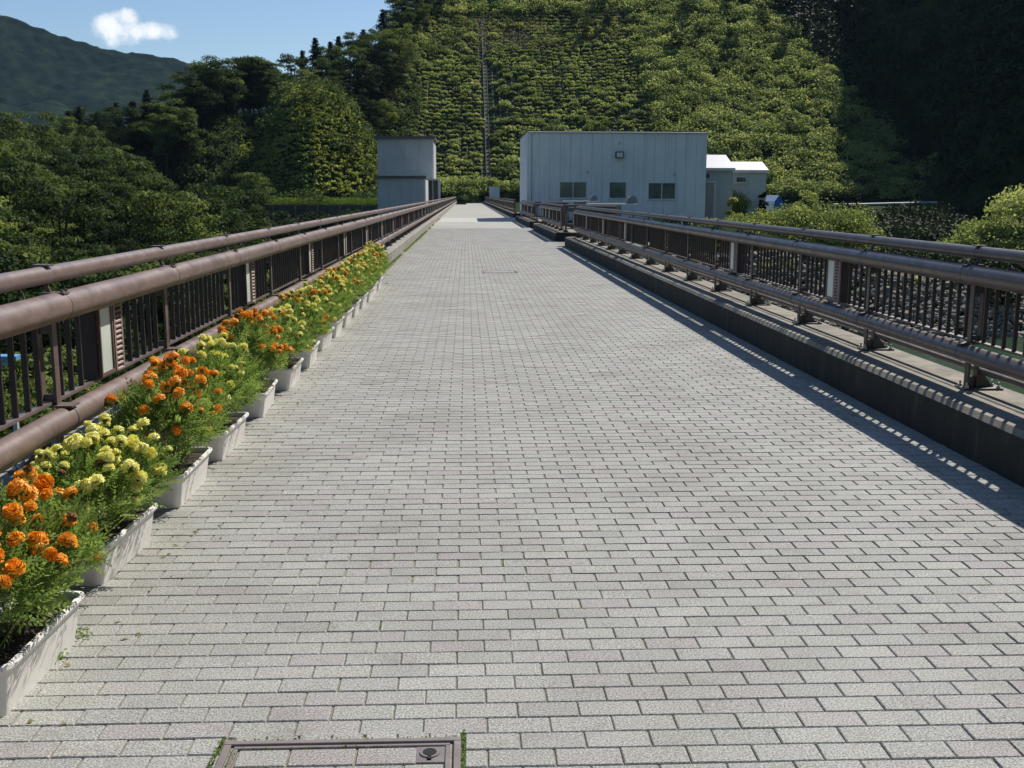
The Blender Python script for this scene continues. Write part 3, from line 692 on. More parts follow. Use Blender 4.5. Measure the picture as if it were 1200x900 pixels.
m_ = MB(); m_.tube([(BX0, BY0-.16, BH-.03), (BX1, BY0-.16, BH-.03)], .045, 8); m_.build('gutter', M['clad2'], bld)
m_ = MB(); m_.box(BX0+.06, BX1, BY0-.075, BY0-.054, 0, .22); m_.build('base_flashing', M['clad2'], bld)
m_ = MB(); m_.tube([(BX0+.22, BY0-.09, 0), (BX0+.22, BY0-.09, BH-.1)], .035, 8); m_.build('drain_pipe', M['clad2'], bld)
fl = MB(); fl.box(9.68, 10.2, BY0-.40, BY0-.16, 4.0, 4.42, .03); f_ = fl.build('floodlight', M['bar'], bld)
g = MB(); g.box(9.74, 10.14, BY0-.412, BY0-.402, 4.06, 4.35); g.build('lens', M['lampglass'], f_)
g = MB(); g.box(9.88, 10.0, BY0-.16, BY0-.05, 4.12, 4.3); g.build('arm', M['trimdark'], f_)
for (sx_, sz_) in ((9.95, 4.95), (7.9, 3.1), (13.6, 2.95)):
    g = MB(); g.box(sx_-.09, sx_+.09, BY0-.10, BY0-.052, sz_-.09, sz_+.09, .01); g.build('wall_vent', M['clad2'], bld)

def annex(name, x0, x1, y0, ye, ze, yr, zr, label, extra):
    root = tag(empty(name, (0, 0, 0)), label, 'building')
    m_ = MB(); m_.add([(x0, y0, -2), (x1, y0, -2), (x1, yr+3, -2), (x0, yr+3, -2), (x0, y0, ze), (x1, y0, ze), (x1, yr, zr), (x0, yr, zr), (x1, yr+3, ze), (x0, yr+3, ze)],
                      [(0, 1, 5, 4), (1, 2, 8, 6, 5), (3, 0, 4, 7, 9), (2, 3, 9, 8)]); m_.build('wall', M['clad2'], root)
    m_ = MB(); o_ = .12
    for a, b_, za, zb in ((ye-.0, yr, ze, zr), (yr, yr+3.1, zr, ze)):
        m_.add([(x0-.0, a, za+.02), (x1+o_, a, za+.02), (x1+o_, b_, zb+.02), (x0, b_, zb+.02), (x0, a, za+.10), (x1+o_, a, za+.10), (x1+o_, b_, zb+.10), (x0, b_, zb+.10)],
               [(0, 3, 2, 1), (4, 5, 6, 7), (0, 1, 5, 4), (1, 2, 6, 5), (2, 3, 7, 6), (3, 0, 4, 7)])
    m_.build('roof', M['roof'], root)
    m_ = MB(); m_.box(x0, x1+o_, ye-.03, ye-.003, ze-.10, ze+.08); m_.build('fascia', M['clad'], root)
    m_ = MB(); m_.box(x1-.1, x1+.015, y0-.03, y0-.003, 0, ze-.12); m_.build('corner_trim', M['clad2'], root)
    extra(root); return root
def ex1(r_):
    m_ = MB(); 
    for a, b_, c_, d_ in ((16.35, 16.55, 0, 2.5), (17.25, 17.45, 0, 2.5), (16.35, 17.45, 2.502, 2.66)): m_.box(a, b_, 74.86, 74.995, c_, d_)
    f_ = m_.build('door_frame', M['trim'], r_)
    m_ = MB(); m_.box(16.55, 17.25, 74.93, 74.98, 0, 2.498); dr = m_.build('door', M['door'], r_)
    m_ = MB(); m_.box(17.1, 17.16, 74.88, 74.93, 1.0, 1.1); m_.build('handle', M['bolt'], dr)
    window(r_, 16.3, 17.0, 74.995, 2.75, 3.2, 1)
annex('annex_building', 15.75, 18.6, 75, 74.85, 3.42, 77.8, 4.42, 'low grey annex with pale sloping roof and beige door, against the blue building', ex1)
annex('storage_shed', 18.75, 21.8, 78, 77.85, 3.36, 79.7, 4.0, 'grey shed with pale roof and climbing plants, farther right than the annex', lambda r_: window(r_, 19.55, 20.35, 77.99, 2.55, 2.98, 1))

# left gate tower
tw = tag(empty('gate_tower', (0, 0, 0)), 'tall plain grey tower block behind the left railing with dark flat roof edge', 'building')
m_ = MB(); m_.box(-8.1, -3.1, 100.02, 108, -3, 6.6); m_.build('core_wall', M['clad2'], tw)
panels(tw, -8.1, -3.1, 100.0, -3, 4.8, 1.25, M['tower'], [], .05, 'wall_panel'); panels(tw, -8.1, -3.1, 100.0, 4.82, 6.62, 1.25, M['tower'], [], .05, 'wall_panel')
m_ = MB(); m_.box(-3.098, -2.97, 99.94, 108, -1, 6.62); m_.build('corner_trim', M['trim'], tw)
m_ = MB(); m_.box(-8.35, -2.8, 99.6, 108.2, 6.623, 6.87); m_.build('roof_slab', M['trimdark'], tw)
t2 = tag(empty('gate_hut', (0, 0, 0)), 'lower grey block in front of the tall left tower, dark roof edge', 'building')
m_ = MB(); m_.box(-5.82, -2.80, 71.32, 76.2, -3, 2.7); m_.build('core_wall', M['clad2'], t2)
panels(t2, -5.82, -2.8, 71.3, -1, 2.68, .76, M['tower'], [], .04, 'wall_panel')
m_ = MB(); m_.box(-2.798, -2.66, 71.24, 76.2, -3, 2.68); m_.build('corner_trim', M['trim'], t2)
m_ = MB(); m_.box(-5.95, -2.6, 71.0, 76.4, 2.703, 2.84); m_.build('roof_slab', M['trimdark'], t2)
t3 = tag(empty('porch', (0, 0, 0)), 'open dark porch with a white post between the left tower and the walkway', 'porch')
m_ = MB(); m_.box(-4.2, -2.30, 96.2, 99.5, 2.9, 3.02); m_.build('roof', M['trim'], t3)
m_ = MB(); m_.box(-2.50, -2.30, 96.3, 96.5, .31, 2.898); m_.build('post', M['trim'], t3)
m_ = MB(); m_.box(-3.0, -2.92, 96.3, 96.4, .31, 2.898); m_.build('post', M['clad2'], t3)
m_ = MB(); m_.box(-4.2, -2.55, 98.9, 99.0, .31, 2.898); m_.build('back_panel', M['trimdark'], t3)
ub = tag(empty('utility_box', (0, 0, 0)), 'small pale grey box hut at the far end of the right railing', 'hut')
m_ = MB(); m_.box(4.1, 5.85, 190, 192, 0, 3.0, .03); m_.build('wall', M['clad'], ub)
m_ = MB(); m_.box(4.0, 5.95, 189.9, 192.1, 3.002, 3.08); m_.build('roof', M['clad2'], ub)
m_ = MB(); m_.box(-2.05, -1.86, 205, 206.2, .31, .75, .05); m_.box(-2.05, -1.86, 206.5, 207.4, .31, .6, .05)
tag(m_.build('orange_marker_block', M['orange_c']), 'small orange block on the far end of the left kerb', 'marker')

# blue tarpaulin shelter
tp = tag(empty('tarpaulin_shelter', (26.0, 91, 0)), 'blue and white tarpaulin tent between the shed and the bushes', 'tent'); tp.rotation_euler = (0, 0, R(28))
A = [(-.9, -1.1, .2), (.9, -1.1, .2), (0, -1.1, 2.3), (-.9, 1.3, .2), (.9, 1.3, .2), (0, 1.3, 2.3), (.62, -1.1, 1.6), (-.62, -1.1, 1.6), (.62, 1.3, 1.6), (-.62, 1.3, 1.6)]
m_ = MB(); m_.add(A, [(0, 1, 6, 2, 7), (1, 4, 8, 6), (6, 8, 5, 2), (0, 7, 9, 3), (4, 3, 9, 5, 8)]); m_.build('blue_sheet', M['tarp'], tp)
tp.scale = (.78, .78, .72)
m_ = MB(); m_.add([(a-.012, b_, c_+.02) for a, b_, c_ in A], [(2, 5, 9, 7), (7, 9, 3, 0)]); m_.build('white_sheet', M['tarpw'], tp)
# road guardrail below the dark mountain
gr = tag(empty('road_guardrail', (0, 0, 0)), 'long white road guardrail at the foot of the dark mountainside', 'guardrail')
GP = [(66, 180, .0), (70, 184, -.1), (75, 188, .1), (80, 191, .35), (85, 193, .6), (90, 194, 1.0)]
m_ = MB(); m_.tube([(a-4, b_, c_*.35+.15) for a, b_, c_ in GP], .2, 6); m_.build('beam', M['railwhite'], gr)
for i in range(11):
    t_ = i/10*(len(GP)-1.001); j = int(t_); u = t_-j; p = [GP[j][q]*(1-u)+GP[j+1][q]*u for q in range(3)]
    m_ = MB(); m_.tube([(p[0]-4, p[1]+.2, -4.5), (p[0]-4, p[1]+.2, p[2]*.35+.1)], .09, 6); m_.build('post', M['railwhite'], gr)
# blue-roofed hut below the dam on the left, seen through the railing
hb = tag(empty('valley_hut', (0, 0, 0)), 'hut with a blue roof edge down in the valley, seen between left railing bars', 'hut')
m_ = MB(); m_.box(-16.5, -12.62, 30.05, 30.5, -2.97, -2.85); m_.build('roof', M['blueroof'], hb)
m_ = MB(); m_.box(-16.3, -12.72, 30.1, 30.25, -3.12, -2.972); m_.build('beam', M['strip'], hb)
for xx in (-12.82, -14.6, -16.2): m_ = MB(); m_.box(xx-.06, xx+.06, 30.12, 30.24, -24, -3.122); m_.build('post', M['clad2'], hb)

# ---------------------------------------------------------------- flower planters
def rring(hx, hy, r_, z, n=5):
    pts = []
    for cx, cy_, a0 in ((hx-r_, hy-r_, 0), (-hx+r_, hy-r_, 90), (-hx+r_, -hy+r_, 180), (hx-r_, -hy+r_, 270)):
        for i in range(n+1): a = R(a0+90*i/n); pts.append((cx+r_*math.cos(a), cy_+r_*math.sin(a), z))
    return pts
def loft(rings, close_bottom=True):
    m_ = MB(); k = len(rings[0]); vs = [p for r_ in rings for p in r_]; fs = []
    for i in range(len(rings)-1):
        for j in range(k): fs.append((i*k+j, i*k+(j+1) % k, (i+1)*k+(j+1) % k, (i+1)*k+j))
    m_.add(vs, fs, False)
    if close_bottom: m_.add(rings[0], [tuple(range(k-1, -1, -1))])
    return m_
PH = .185
tr_ = loft([rring(.083, .298, .035, .006), rring(.087, .302, .035, .0), rring(.110, .317, .03, PH-.028), rring(.122, .330, .035, PH-.024), rring(.127, .335, .038, PH-.012), rring(.124, .332, .036, PH),
            rring(.110, .318, .03, PH+.001), rring(.103, .311, .028, PH-.01), rring(.098, .306, .028, PH-.06)])
TROUGH = tr_.mesh('trough', M['planter'])
rib = MB()
for k in range(9): rib.box(.100, .1035, -.26+k*.0612, -.26+k*.0612+.03, .03, .032)
s_ = MB(); s_.add(rring(.101, .309, .028, PH-.028), [tuple(range(24))]); SOIL = s_.mesh('soil', M['soil'])
def marigold_foliage(seed):
    r_ = np.random.default_rng(seed); nf = 1500
    plant = r_.integers(0, 3, nf); cyy = np.array([-.2, 0, .2])[plant] + r_.normal(0, .02, nf)
    d = unit(r_.normal(0, 1, (nf, 3))); d[:, 2] = np.abs(d[:, 2])*1.0-.25; q = r_.uniform(.35, 1, nf)**.6
    c0 = np.stack([d[:, 0]*.21*q, cyy + d[:, 1]*.19*q, .36 + d[:, 2]*.27*q], -1); c0[:, 2] = np.maximum(c0[:, 2], .185+r_.uniform(0, .05, nf))
    ax = unit(d + r_.normal(0, .45, (nf, 3)) + np.array([0, 0, .45])); Lf = r_.uniform(.045, .095, nf)
    side = unit(np.cross(ax, r_.normal(0, 1, (nf, 3)))); nn = np.cross(side, ax)
    P = []; T_ = []; tf = r_.uniform(0, .7, nf)
    for k in range(7):
        t_ = k/6; base = c0 + ax*(Lf*t_)[:, None] - nn*(Lf*t_*t_*.25)[:, None]
        for sg in ((-1, 1) if k < 6 else (0,)):
            dr = unit(ax*.75 + side*sg*.8 + r_.normal(0, .12, (nf, 3))); ln = .023*(1-.35*abs(t_-.45)); wd = np.cross(dr, nn)*.0042
            P.append(np.stack([base, base+dr*ln*.5+wd, base+dr*ln, base+dr*ln*.5-wd], 1)); T_.append(tf+r_.uniform(0, .3, nf))
    # stalks
    ns = 60; a = r_.integers(0, 3, ns); b0 = np.stack([r_.normal(0, .025, ns), np.array([-.2, 0, .2])[a]+r_.normal(0, .03, ns), np.full(ns, .14)], -1)
    tip = np.stack([r_.normal(0, .12, ns), b0[:, 1]+r_.normal(0, .09, ns), r_.uniform(.35, .58, ns)], -1); wv = unit(np.cross(tip-b0, r_.normal(0, 1, (ns, 3))))*.0035
    P.append(np.stack([b0-wv, b0+wv, tip+wv*.6, tip-wv*.6], 1)); T_.append(np.full(ns, .25))
    return quads_mesh('foliage', np.concatenate(P), M['mari'], np.concatenate(T_))
FOL = [marigold_foliage(i+1) for i in range(4)]
def flower_mesh(seed, mat, rad=.0255):
    r_ = np.random.default_rng(seed); P = []; T_ = []
    for k, (el, n_, rr) in enumerate(((-.35, 13, .95), (-.05, 15, 1.), (.25, 15, .98), (.52, 13, .95), (.8, 11, .9), (1.1, 8, .85), (1.4, 5, .8))):
        for i in range(n_):
            a = 2*math.pi*(i+.5*(k % 2))/n_ + r_.normal(0, .08); dr = np.array([math.cos(a)*math.cos(el), math.sin(a)*math.cos(el), math.sin(el)*.92])
            tg = np.array([-math.sin(a), math.cos(a), 0]); w_ = rad*.24*r_.uniform(.8, 1.3); L_ = rad*rr*r_.uniform(.88, 1.12)
            b0 = dr*rad*.25; tip = dr*L_ + np.array([0, 0, r_.normal(0, .0015)]); rf = np.array([0, 0, .35*rad*r_.uniform(-.4, .6)])
            P.append([b0-tg*w_*.4, b0+tg*w_*.4, tip+tg*w_+rf*.5, tip-tg*w_-rf*.2]); T_.append(r_.uniform(0, 1))
            P.append([tip-tg*w_-rf*.2, tip+tg*w_+rf*.5, tip*.93+tg*w_*.6+np.array([0, 0, rad*.22]), tip*.93-tg*w_*.6+np.array([0, 0, rad*.22])]); T_.append(r_.uniform(0, 1))
    # calyx
    for i in range(6):
        a = i*math.pi/3; tg = np.array([-math.sin(a), math.cos(a), 0]); o_ = np.array([math.cos(a), math.sin(a), 0])
        P.append([np.array([0, 0, -rad*1.0])+o_*.003, np.array([0, 0, -rad*1.0])+o_*.003+tg*.003, o_*rad*.4+tg*.008-np.array([0, 0, rad*.2]), o_*rad*.4-tg*.008-np.array([0, 0, rad*.2])]); T_.append(.1)
    me = quads_mesh('flower', np.array(P), mat, np.array(T_)); me.materials.append(M['mari'])
    idx = np.zeros(len(P), np.int32); idx[-6:] = 1; me.polygons.foreach_set('material_index', idx); return me
FADE = [flower_mesh(90+k, M['soil2'], .017) for k in range(2)]
FL = {c_: [flower_mesh(10*j+k, M[c_]) for k in range(4)] for j, c_ in enumerate(('orange', 'yellow'))}
order = 'first second third fourth fifth sixth seventh eighth ninth tenth eleventh twelfth thirteenth fourteenth fifteenth'.split()
starts = [3.21, 4.38, 5.52, 6.54, 7.86, 9.0, 10.15, 11.3, 12.4, 13.4, 14.5, 15.6, 16.6, 17.6, 18.6]
cols = ['o', 'y', 'o', 'y', 'o', 'y', 'yo', 'y', 'yo', 'oy', 'y', 'yo', 'y', 'oy', 'y']
tops = [.66, .60, .72, .70, .75, .66, .70, .68, .70, .72, .70, .70, .74, .72, .78]
for i, (y0, cc, tz) in enumerate(zip(starts, cols, tops)):
    yc = y0+.31; ra = random.gauss(-.01, .02); xc = -1.615+random.gauss(0, .008)+(.045 if i == 0 else 0)
    end = 'nearest' if i == 0 else ('farthest' if i == 14 else order[i])
    cn = {'o': 'orange', 'y': 'yellow', 'yo': 'yellow and orange', 'oy': 'orange and yellow'}[cc]
    pr_ = tag(empty('flower_planter', (xc, yc, 0)), f'cream plastic planter trough, {end} in the row from the camera, holding {cn} marigolds', 'planter', 'planter troughs along the left kerb'); pr_.rotation_euler = (0, 0, ra)
    link('trough', TROUGH, pr_); link('soil', SOIL, pr_)
    mp_ = tag(empty('marigold_plant', (xc, yc, 0)), f'bushy {cn} marigolds growing in the {end} planter of the row', 'flowers', 'marigolds in the planter troughs'); mp_.rotation_euler = (0, 0, ra)
    sc_ = (tz-.06)/.58; flip = math.pi if i % 2 else 0
    link('foliage', FOL[i % 4], mp_, (-.02, 0, 0), flip, (1.12, 1.12, sc_))
    nfl = [80, 125, 100, 74, 76, 76, 70, 70, 70, 66, 66, 66, 66, 66, 76][i]
    for k in range(nfl):
        pl_ = random.choice((-.2, 0, .2)); th = random.uniform(0, 2*math.pi); up = random.uniform(.15, 1) if random.random() < .8 else random.uniform(-.3, .3)
        rr = math.sqrt(max(0, 1-up*up)); fx, fy = math.cos(th)*.25*rr*random.uniform(.8, 1.1)-.02, pl_+math.sin(th)*.23*rr
        fz = (.37+up*.28*random.uniform(.9, 1.08))*sc_+.01
        c_ = {'o': 'orange', 'y': 'yellow'}[cc] if len(cc) == 1 else ('yellow' if (random.random() < (.72 if cc == 'yo' else .45)) else 'orange')
        if len(cc) == 1 and i > 2 and random.random() < .03: c_ = 'orange' if cc == 'y' else 'yellow'
        s_ = random.uniform(.75, 1.3)*(1.05 if c_ == 'orange' else .95); fo = link('flower', random.choice(FL[c_]) if random.random() > .07 else random.choice(FADE), mp_, (fx, fy, fz), None, s_)
        fo.rotation_euler = (random.gauss(0, .45)+fy*.6*-1, fx*2.0+random.gauss(0, .4), random.uniform(0, 6.28))
# small weeds in the paving joints
wr = np.random.default_rng(5)
def weed(x, y, s_, label, n_=40):
    c_ = np.stack([wr.normal(x, s_, n_), wr.normal(y, s_, n_), wr.uniform(.003, .03, n_)], -1)
    me = quads_mesh('weed', leaves(c_, np.tile([0, 0, 1.], (n_, 1)), .018, .009, .8, wr), M['mari'], wr.uniform(0, 1, n_)); tag(link('weed', me), label, 'weed', 'weeds in the paving joints')
weed(-1.45, 3.86, .018, 'small weed in the paving beside the front corner of the nearest planter'); weed(-1.47, 3.66, .016, 'tiny weed at the foot of the nearest planter', 26)
weed(-1.50, 19.9, .05, 'weed at the kerb foot beyond the farthest planter', 60); weed(-1.66, 22.1, .06, 'weed at the left kerb foot well beyond the planters', 60)
# fallen petals and leaf litter, and a grassy fringe at the left kerb foot
fw = np.random.default_rng(31); n_ = 170
X = np.where(fw.random(n_) < .7, -1.42+np.abs(fw.normal(0, .12, n_)), fw.uniform(2.6, 3.18, n_)); Y = fw.uniform(3, 26, n_)
tag(link('fallen_leaves', quads_mesh('fallen_leaves', leaves(np.stack([X, Y, np.full(n_, .006)], -1), np.tile([0, 0, 1.], (n_, 1)), .028, .014, .25, fw), M['dry'], fw.uniform(0, 1, n_))), kind='stuff')
n_ = 5200; Y = fw.uniform(18.9, 75, n_); X = KL+.012+np.abs(fw.normal(0, .035, n_)); k_ = vnoise(X*3, Y, 1.6, 5) > .42
tag(link('kerb_grass', quads_mesh('kerb_grass', leaves(np.stack([X, Y, fw.uniform(0, .045, n_)], -1)[k_], np.tile([.5, -.5, .6], (int(k_.sum()), 1)), .045, .012, .6, fw), M['grassblade'], fw.uniform(0, 1, int(k_.sum())))), kind='stuff')
# moss round the near lid
mo = []; mw = np.random.default_rng(9)
for (a, b_, c_, d_, n_) in ((LID1[0]-.022, LID1[0]-.006, 2.6, 3.07, 700), (LID1[0]+.03, LID1[0]+.046, 2.75, 2.98, 260), (LID1[1]+.003, LID1[1]+.014, 2.6, 3.09, 420), (LID1[0], LID1[1], 3.047, 3.056, 160), (LID1[0]+.05, LID1[1]-.2, 2.996, 3.002, 120)):
    mo.append(np.stack([mw.uniform(a, b_, n_), mw.uniform(c_, d_, n_), mw.uniform(-.006, .003, n_)], -1))
mo = np.concatenate(mo); tag(link('moss', quads_mesh('moss', leaves(mo, np.tile([0, 0, 1.], (len(mo), 1)), .009, .006, .7, mw), M['mari'], mw.uniform(0, .6, len(mo)))), kind='stuff')

# ---------------------------------------------------------------- vegetation
def broad_proto(seed, H=12., Rr=4.3, nl=8200, L=.30, Wd=.20):
    r_ = np.random.default_rng(seed); nb = 44
    cs = []; rs = []
    for i in range(nb):
        z = r_.uniform(.28, .95); mx_r = Rr*(math.sin(math.pi*min(1, (1-z)/.78+.08))**.6)*.80
        a = r_.uniform(0, 2*math.pi); q = math.sqrt(r_.uniform(.1, 1))*mx_r; cs.append((q*math.cos(a), q*math.sin(a), z*H)); rs.append(r_.uniform(.75, 1.7)*(1.2-.4*z))
    cs = np.array(cs); rs = np.array(rs); per = (nl*rs**2/np.sum(rs**2)).astype(int)
    P, tt = blob_leaves(cs, rs, per, L, Wd, .5, (.45, 1.22), .6, r_, .35)
    crown = quads_mesh('crown', P, M['broad'], tt)
    m_ = MB(); m_.tube([(0, 0, -1), (.1, 0, H*.25), (0, .15, H*.5), (.1, 0, H*.8)], [.26, .2, .13, .04], 8)
    for i in range(8): c_ = cs[r_.integers(0, nb)]; z0 = min(c_[2]*.7, H*.5); m_.tube([(0.05, .05, z0), tuple(c_*np.array([.5, .5, .9])), tuple(c_)], [.09, .06, .02], 6)
    return crown, m_.mesh('trunk', M['bark'])
def conif_proto(seed, H=14., Rr=2.3):
    r_ = np.random.default_rng(seed); C_ = []; Nn = []; k = 0; z = H*.16
    while z < H*.99:
        t_ = (z/H-.16)/.84; rad = Rr*(1-t_)**.8*r_.uniform(.75, 1.15)+.12; nbr = r_.integers(5, 8)
        for b_ in range(nbr):
            a = r_.uniform(0, 2*math.pi); n_ = int(10+rad*16); q = r_.uniform(.12, 1, n_)*rad
            x = q*math.cos(a); y = q*math.sin(a); sp = (.10+.16*q); C_.append(np.stack([x+r_.normal(0, 1, n_)*sp, y+r_.normal(0, 1, n_)*sp, z-q*.32+.10*q*q/rad+r_.normal(0, .10, n_)], -1)); Nn.append(np.tile([math.cos(a)*.4, math.sin(a)*.4, 1.], (n_, 1)))
        z += H*r_.uniform(.016, .03)
    C_ = np.concatenate(C_); Nn = np.concatenate(Nn)
    crown = quads_mesh('crown', leaves(C_, Nn, .42, .2, .45, r_), M['conif'], r_.uniform(0, 1, len(C_)))
    m_ = MB(); m_.tube([(0, 0, -1), (0, 0, H*.5), (0, 0, H*.98)], [.22, .13, .02], 7); return crown, m_.mesh('trunk', M['bark'])
BP = [broad_proto(100+i, 12, 4.3+.4*(i % 3)) for i in range(6)]
CP = [conif_proto(200+i, 14, 2.7+.35*i) for i in range(4)]
def tree(protos, x, y, s_, label, group, z=None, name='tree', cat='tree', sz=1.0):
    c_, t_ = random.choice(protos); z = float(height(x, y)) if z is None else z
    root = tag(empty(name, (x, y, z-.3)), label, cat, group); root.rotation_euler = (0, 0, random.uniform(0, 6.28)); root.scale = (s_, s_, s_*sz)
    link('crown', c_, root); link('trunk', t_, root); return root
cnt = 0
GL = ('broadleaf trees of the left valley forest', 'dark conifers on the left ridge', 'trees of the left ridge')
y = 16.
while y < 176:
    st_ = 5.4 + y*.016; x = -9.5 + random.uniform(-1, 1)
    while x > -.53*y-6:
        xx, yy = x+random.uniform(-1.7, 1.7), y+random.uniform(-1.7, 1.7)
        if not (-18 < xx < -11 and 27 < yy < 35) and not (-7.5 < xx and 64 < yy < 115) and not (yy > 88 and xx/yy > -.195) and random.random() < .9:
            sz_ = random.choice((.7, .85, .95, 1.05, 1.15, 1.3)); rt = xx/yy; tree(BP, xx, yy, sz_*random.uniform(.95, 1.05), ('small' if sz_ < .9 else 'middle-sized' if sz_ < 1.1 else 'tall')+' valley tree '+('just below the left railing' if yy < 45 else 'in mid-forest' if yy < 100 else 'at the forest back')+(', at the left edge' if rt < -.40 else ', above the flower row' if rt < -.26 else ', towards the round mound'), GL[0], name='broadleaf_tree'); cnt += 1
        x -= st_
    y += st_
for i in range(34):   # ridge behind: conifers and broadleaf trees on the skyline
    x = -46-i*2.2+random.uniform(-1, 1); yy = 214+random.uniform(-3, 12)
    tree(CP, x, yy, random.uniform(.65, 1.0), 'dark conifer on the ridge, '+('below the far mountain slope' if x < -80 else 'between the far mountain and the round mound'), GL[1], name='conifer_tree')
for i in range(56):
    x = -34-random.uniform(0, 1)*88 if i < 40 else -random.uniform(34, 60); yy = 192+random.uniform(0, 30) if x < -50 else 218+random.uniform(0, 14)
    tree(BP, x, yy, random.uniform(.75, 1.15) if x < -55 else random.uniform(.9, 1.2), ('middle-sized ' if i % 3 else 'rather tall ')+'ridge tree '+('far left of the round green mound' if x < -75 else 'left of the round green mound' if x < -50 else 'just behind the left flank of the round green mound'), GL[2], name='broadleaf_tree')
for (x, yy, s_) in ((-12, 275, 1.0), (-9, 284, 1.1), (-16, 270, 1.1), (-6, 296, 1.2), (-13, 290, 1.3), (-20, 262, 1.1), (-33, 226, 1.2), (-28, 232, 1.3), (-25, 238, 1.3), (-21, 236, 1.1), (-30, 240, 1.3), (-36, 234, 1.25), (-19, 246, 1.2), (-24, 248, 1.3), (-16, 243, 1.0), (-40, 228, 1.15), (-22, 229, 1.0), (-27, 224, .95), (-17, 231, .8), (-15, 252, 1.2)):
    tree(BP, x, yy, s_*.88, ('large' if s_ > 1.15 else 'smaller')+' dark tree on the hillside, '+('above the round mound' if x < -22 else 'above the grey tower' if yy < 268 else 'near the top left of the slope'), 'tall trees at the upper left of the hillside', name='broadleaf_tree')
for ci, (x, yy, s_) in enumerate(((-35, 240, 1.05), (-32, 238, 1.15), (-28, 246, 1.1), (-24, 262, 1.15), (-20, 272, 1.2), (-16, 284, 1.3), (-11, 298, 1.3), (-30, 248, 1.1))):
    tree(CP, x, yy, s_, ('leftmost tall spiky conifer', 'second tall spiky conifer from the left', 'fourth tall spiky conifer from the left', 'fifth tall spiky conifer from the left', 'sixth tall spiky conifer from the left', 'seventh tall spiky conifer from the left', 'rightmost tall spiky conifer', 'third tall spiky conifer from the left')[ci]+' on the upper hillside against the sky', 'conifers against the sky above the hillside', name='conifer_tree')
for i in range(16):
    x = random.uniform(-6, 62); yy = random.uniform(312, 326)
    tree(BP, x, yy, random.uniform(.7, 1.1), 'green tree along the top of the planted slope', 'trees along the top of the slope', name='broadleaf_tree')
for i in range(22):
    x = random.uniform(24, 78); yy = random.uniform(268, 302)
    tree(BP, x, yy, random.uniform(.32, .5), 'bushy tree on the upper right of the planted slope', 'bushy trees on the upper slope', name='broadleaf_tree')

def cover(name, pts, rad, per, L, Wd, mat, squash=.75, seed=1, shell=(.55, 1.), jit=.65, up=.4):
    r_ = np.random.default_rng(seed); P, tt = blob_leaves(pts, rad, per, L, Wd, squash, shell, jit, r_, up)
    return tag(link(name, quads_mesh(name, P, mat, tt)), kind='stuff')
vr = np.random.default_rng(77)
def scatter(n_, x0, x1, y0, y1, rlo, rhi, zoff=.3, keep=None):
    X = vr.uniform(x0, x1, n_); Y = vr.uniform(y0, y1, n_); r_ = vr.uniform(rlo, rhi, n_)**1.0
    if keep is not None: k_ = keep(X, Y); X, Y, r_ = X[k_], Y[k_], r_[k_]
    return np.stack([X, Y, height(X, Y)+r_*zoff], -1), r_
# planted lattice slope straight ahead
CW, CD = 1.5, 1.55
gx_ = np.arange(-17, 46, CW); gy_ = np.arange(216, 302, CD); A_, B_ = np.meshgrid(gx_, gy_); A_ = A_.ravel(); B_ = B_.ravel()
B_ = B_ + (vnoise(A_, B_, 6, 51)-.5)*1.3; A_ = A_ + (vnoise(A_, B_, 5, 52)-.5)*.9
keep = (vnoise(A_, B_, 7, 9) > .20) & (np.abs(A_-4.6) > .9); A_, B_ = A_[keep], B_[keep]
pts = np.stack([A_+vr.normal(0, .2, len(A_)), B_+vr.normal(0, .12, len(A_)), height(A_, B_)+.30+vr.uniform(-.1, .25, len(A_))], -1)
cover('slope_planting', pts, vr.uniform(.35, 1.0, len(A_)), 60, .44, .32, M['vine'], .6, 3, up=1.0)
lat = MB()
for yy in np.arange(216-CD/2, 302, CD):
    for x in np.arange(-17.75, 46, 3.0):
        z0, z1 = float(height(x, yy)), float(height(x+3, yy)); lat.add([(x, yy-.12, z0-.1), (x+3, yy-.12, z1-.1), (x+3, yy-.12, z1+.16), (x, yy-.12, z0+.16), (x, yy+.14, z0+.16), (x+3, yy+.14, z1+.16)], [(0, 1, 2, 3), (3, 2, 5, 4)])
for x in np.arange(-17.75, 46, CW):
    for yy in np.arange(215.5, 302, 3.2):
        z0, z1 = float(height(x, yy)), float(height(x, yy+3.2)); lat.add([(x-.10, yy, z0+.1), (x+.10, yy, z0+.1), (x+.10, yy+3.2, z1+.1), (x-.10, yy+3.2, z1+.1), (x-.13, yy, z0-.2), (x+.13, yy, z0-.2), (x-.13, yy+3.2, z1-.2), (x+.13, yy+3.2, z1-.2)], [(0, 1, 2, 3), (4, 0, 3, 6), (1, 5, 7, 2)])
tag(lat.build('slope_lattice', M['lattice']), kind='stuff')
ch_ = MB(); ys_ = list(np.arange(214, 290, 2.))
for a, b_ in zip(ys_[:-1], ys_[1:]):
    z0, z1 = float(height(4.6, a)), float(height(4.6, b_))
    for xa, xb, up in ((4.1, 4.22, .28), (4.95, 5.07, .28)): ch_.add([(xa, a, z0-.3), (xb, a, z0-.3), (xb, b_, z1-.3), (xa, b_, z1-.3), (xa, a, z0+up), (xb, a, z0+up), (xb, b_, z1+up), (xa, b_, z1+up)], [(4, 5, 6, 7), (0, 1, 5, 4), (1, 2, 6, 5), (3, 0, 4, 7)])
    ch_.add([(4.22, a, z0+.05), (4.95, a, z0+.05), (4.95, b_, z1+.05), (4.22, b_, z1+.05)], [(0, 1, 2, 3)])
tag(ch_.build('drain_channel', M['lattice']), 'dark drainage channel running straight up the planted slope', 'drain')
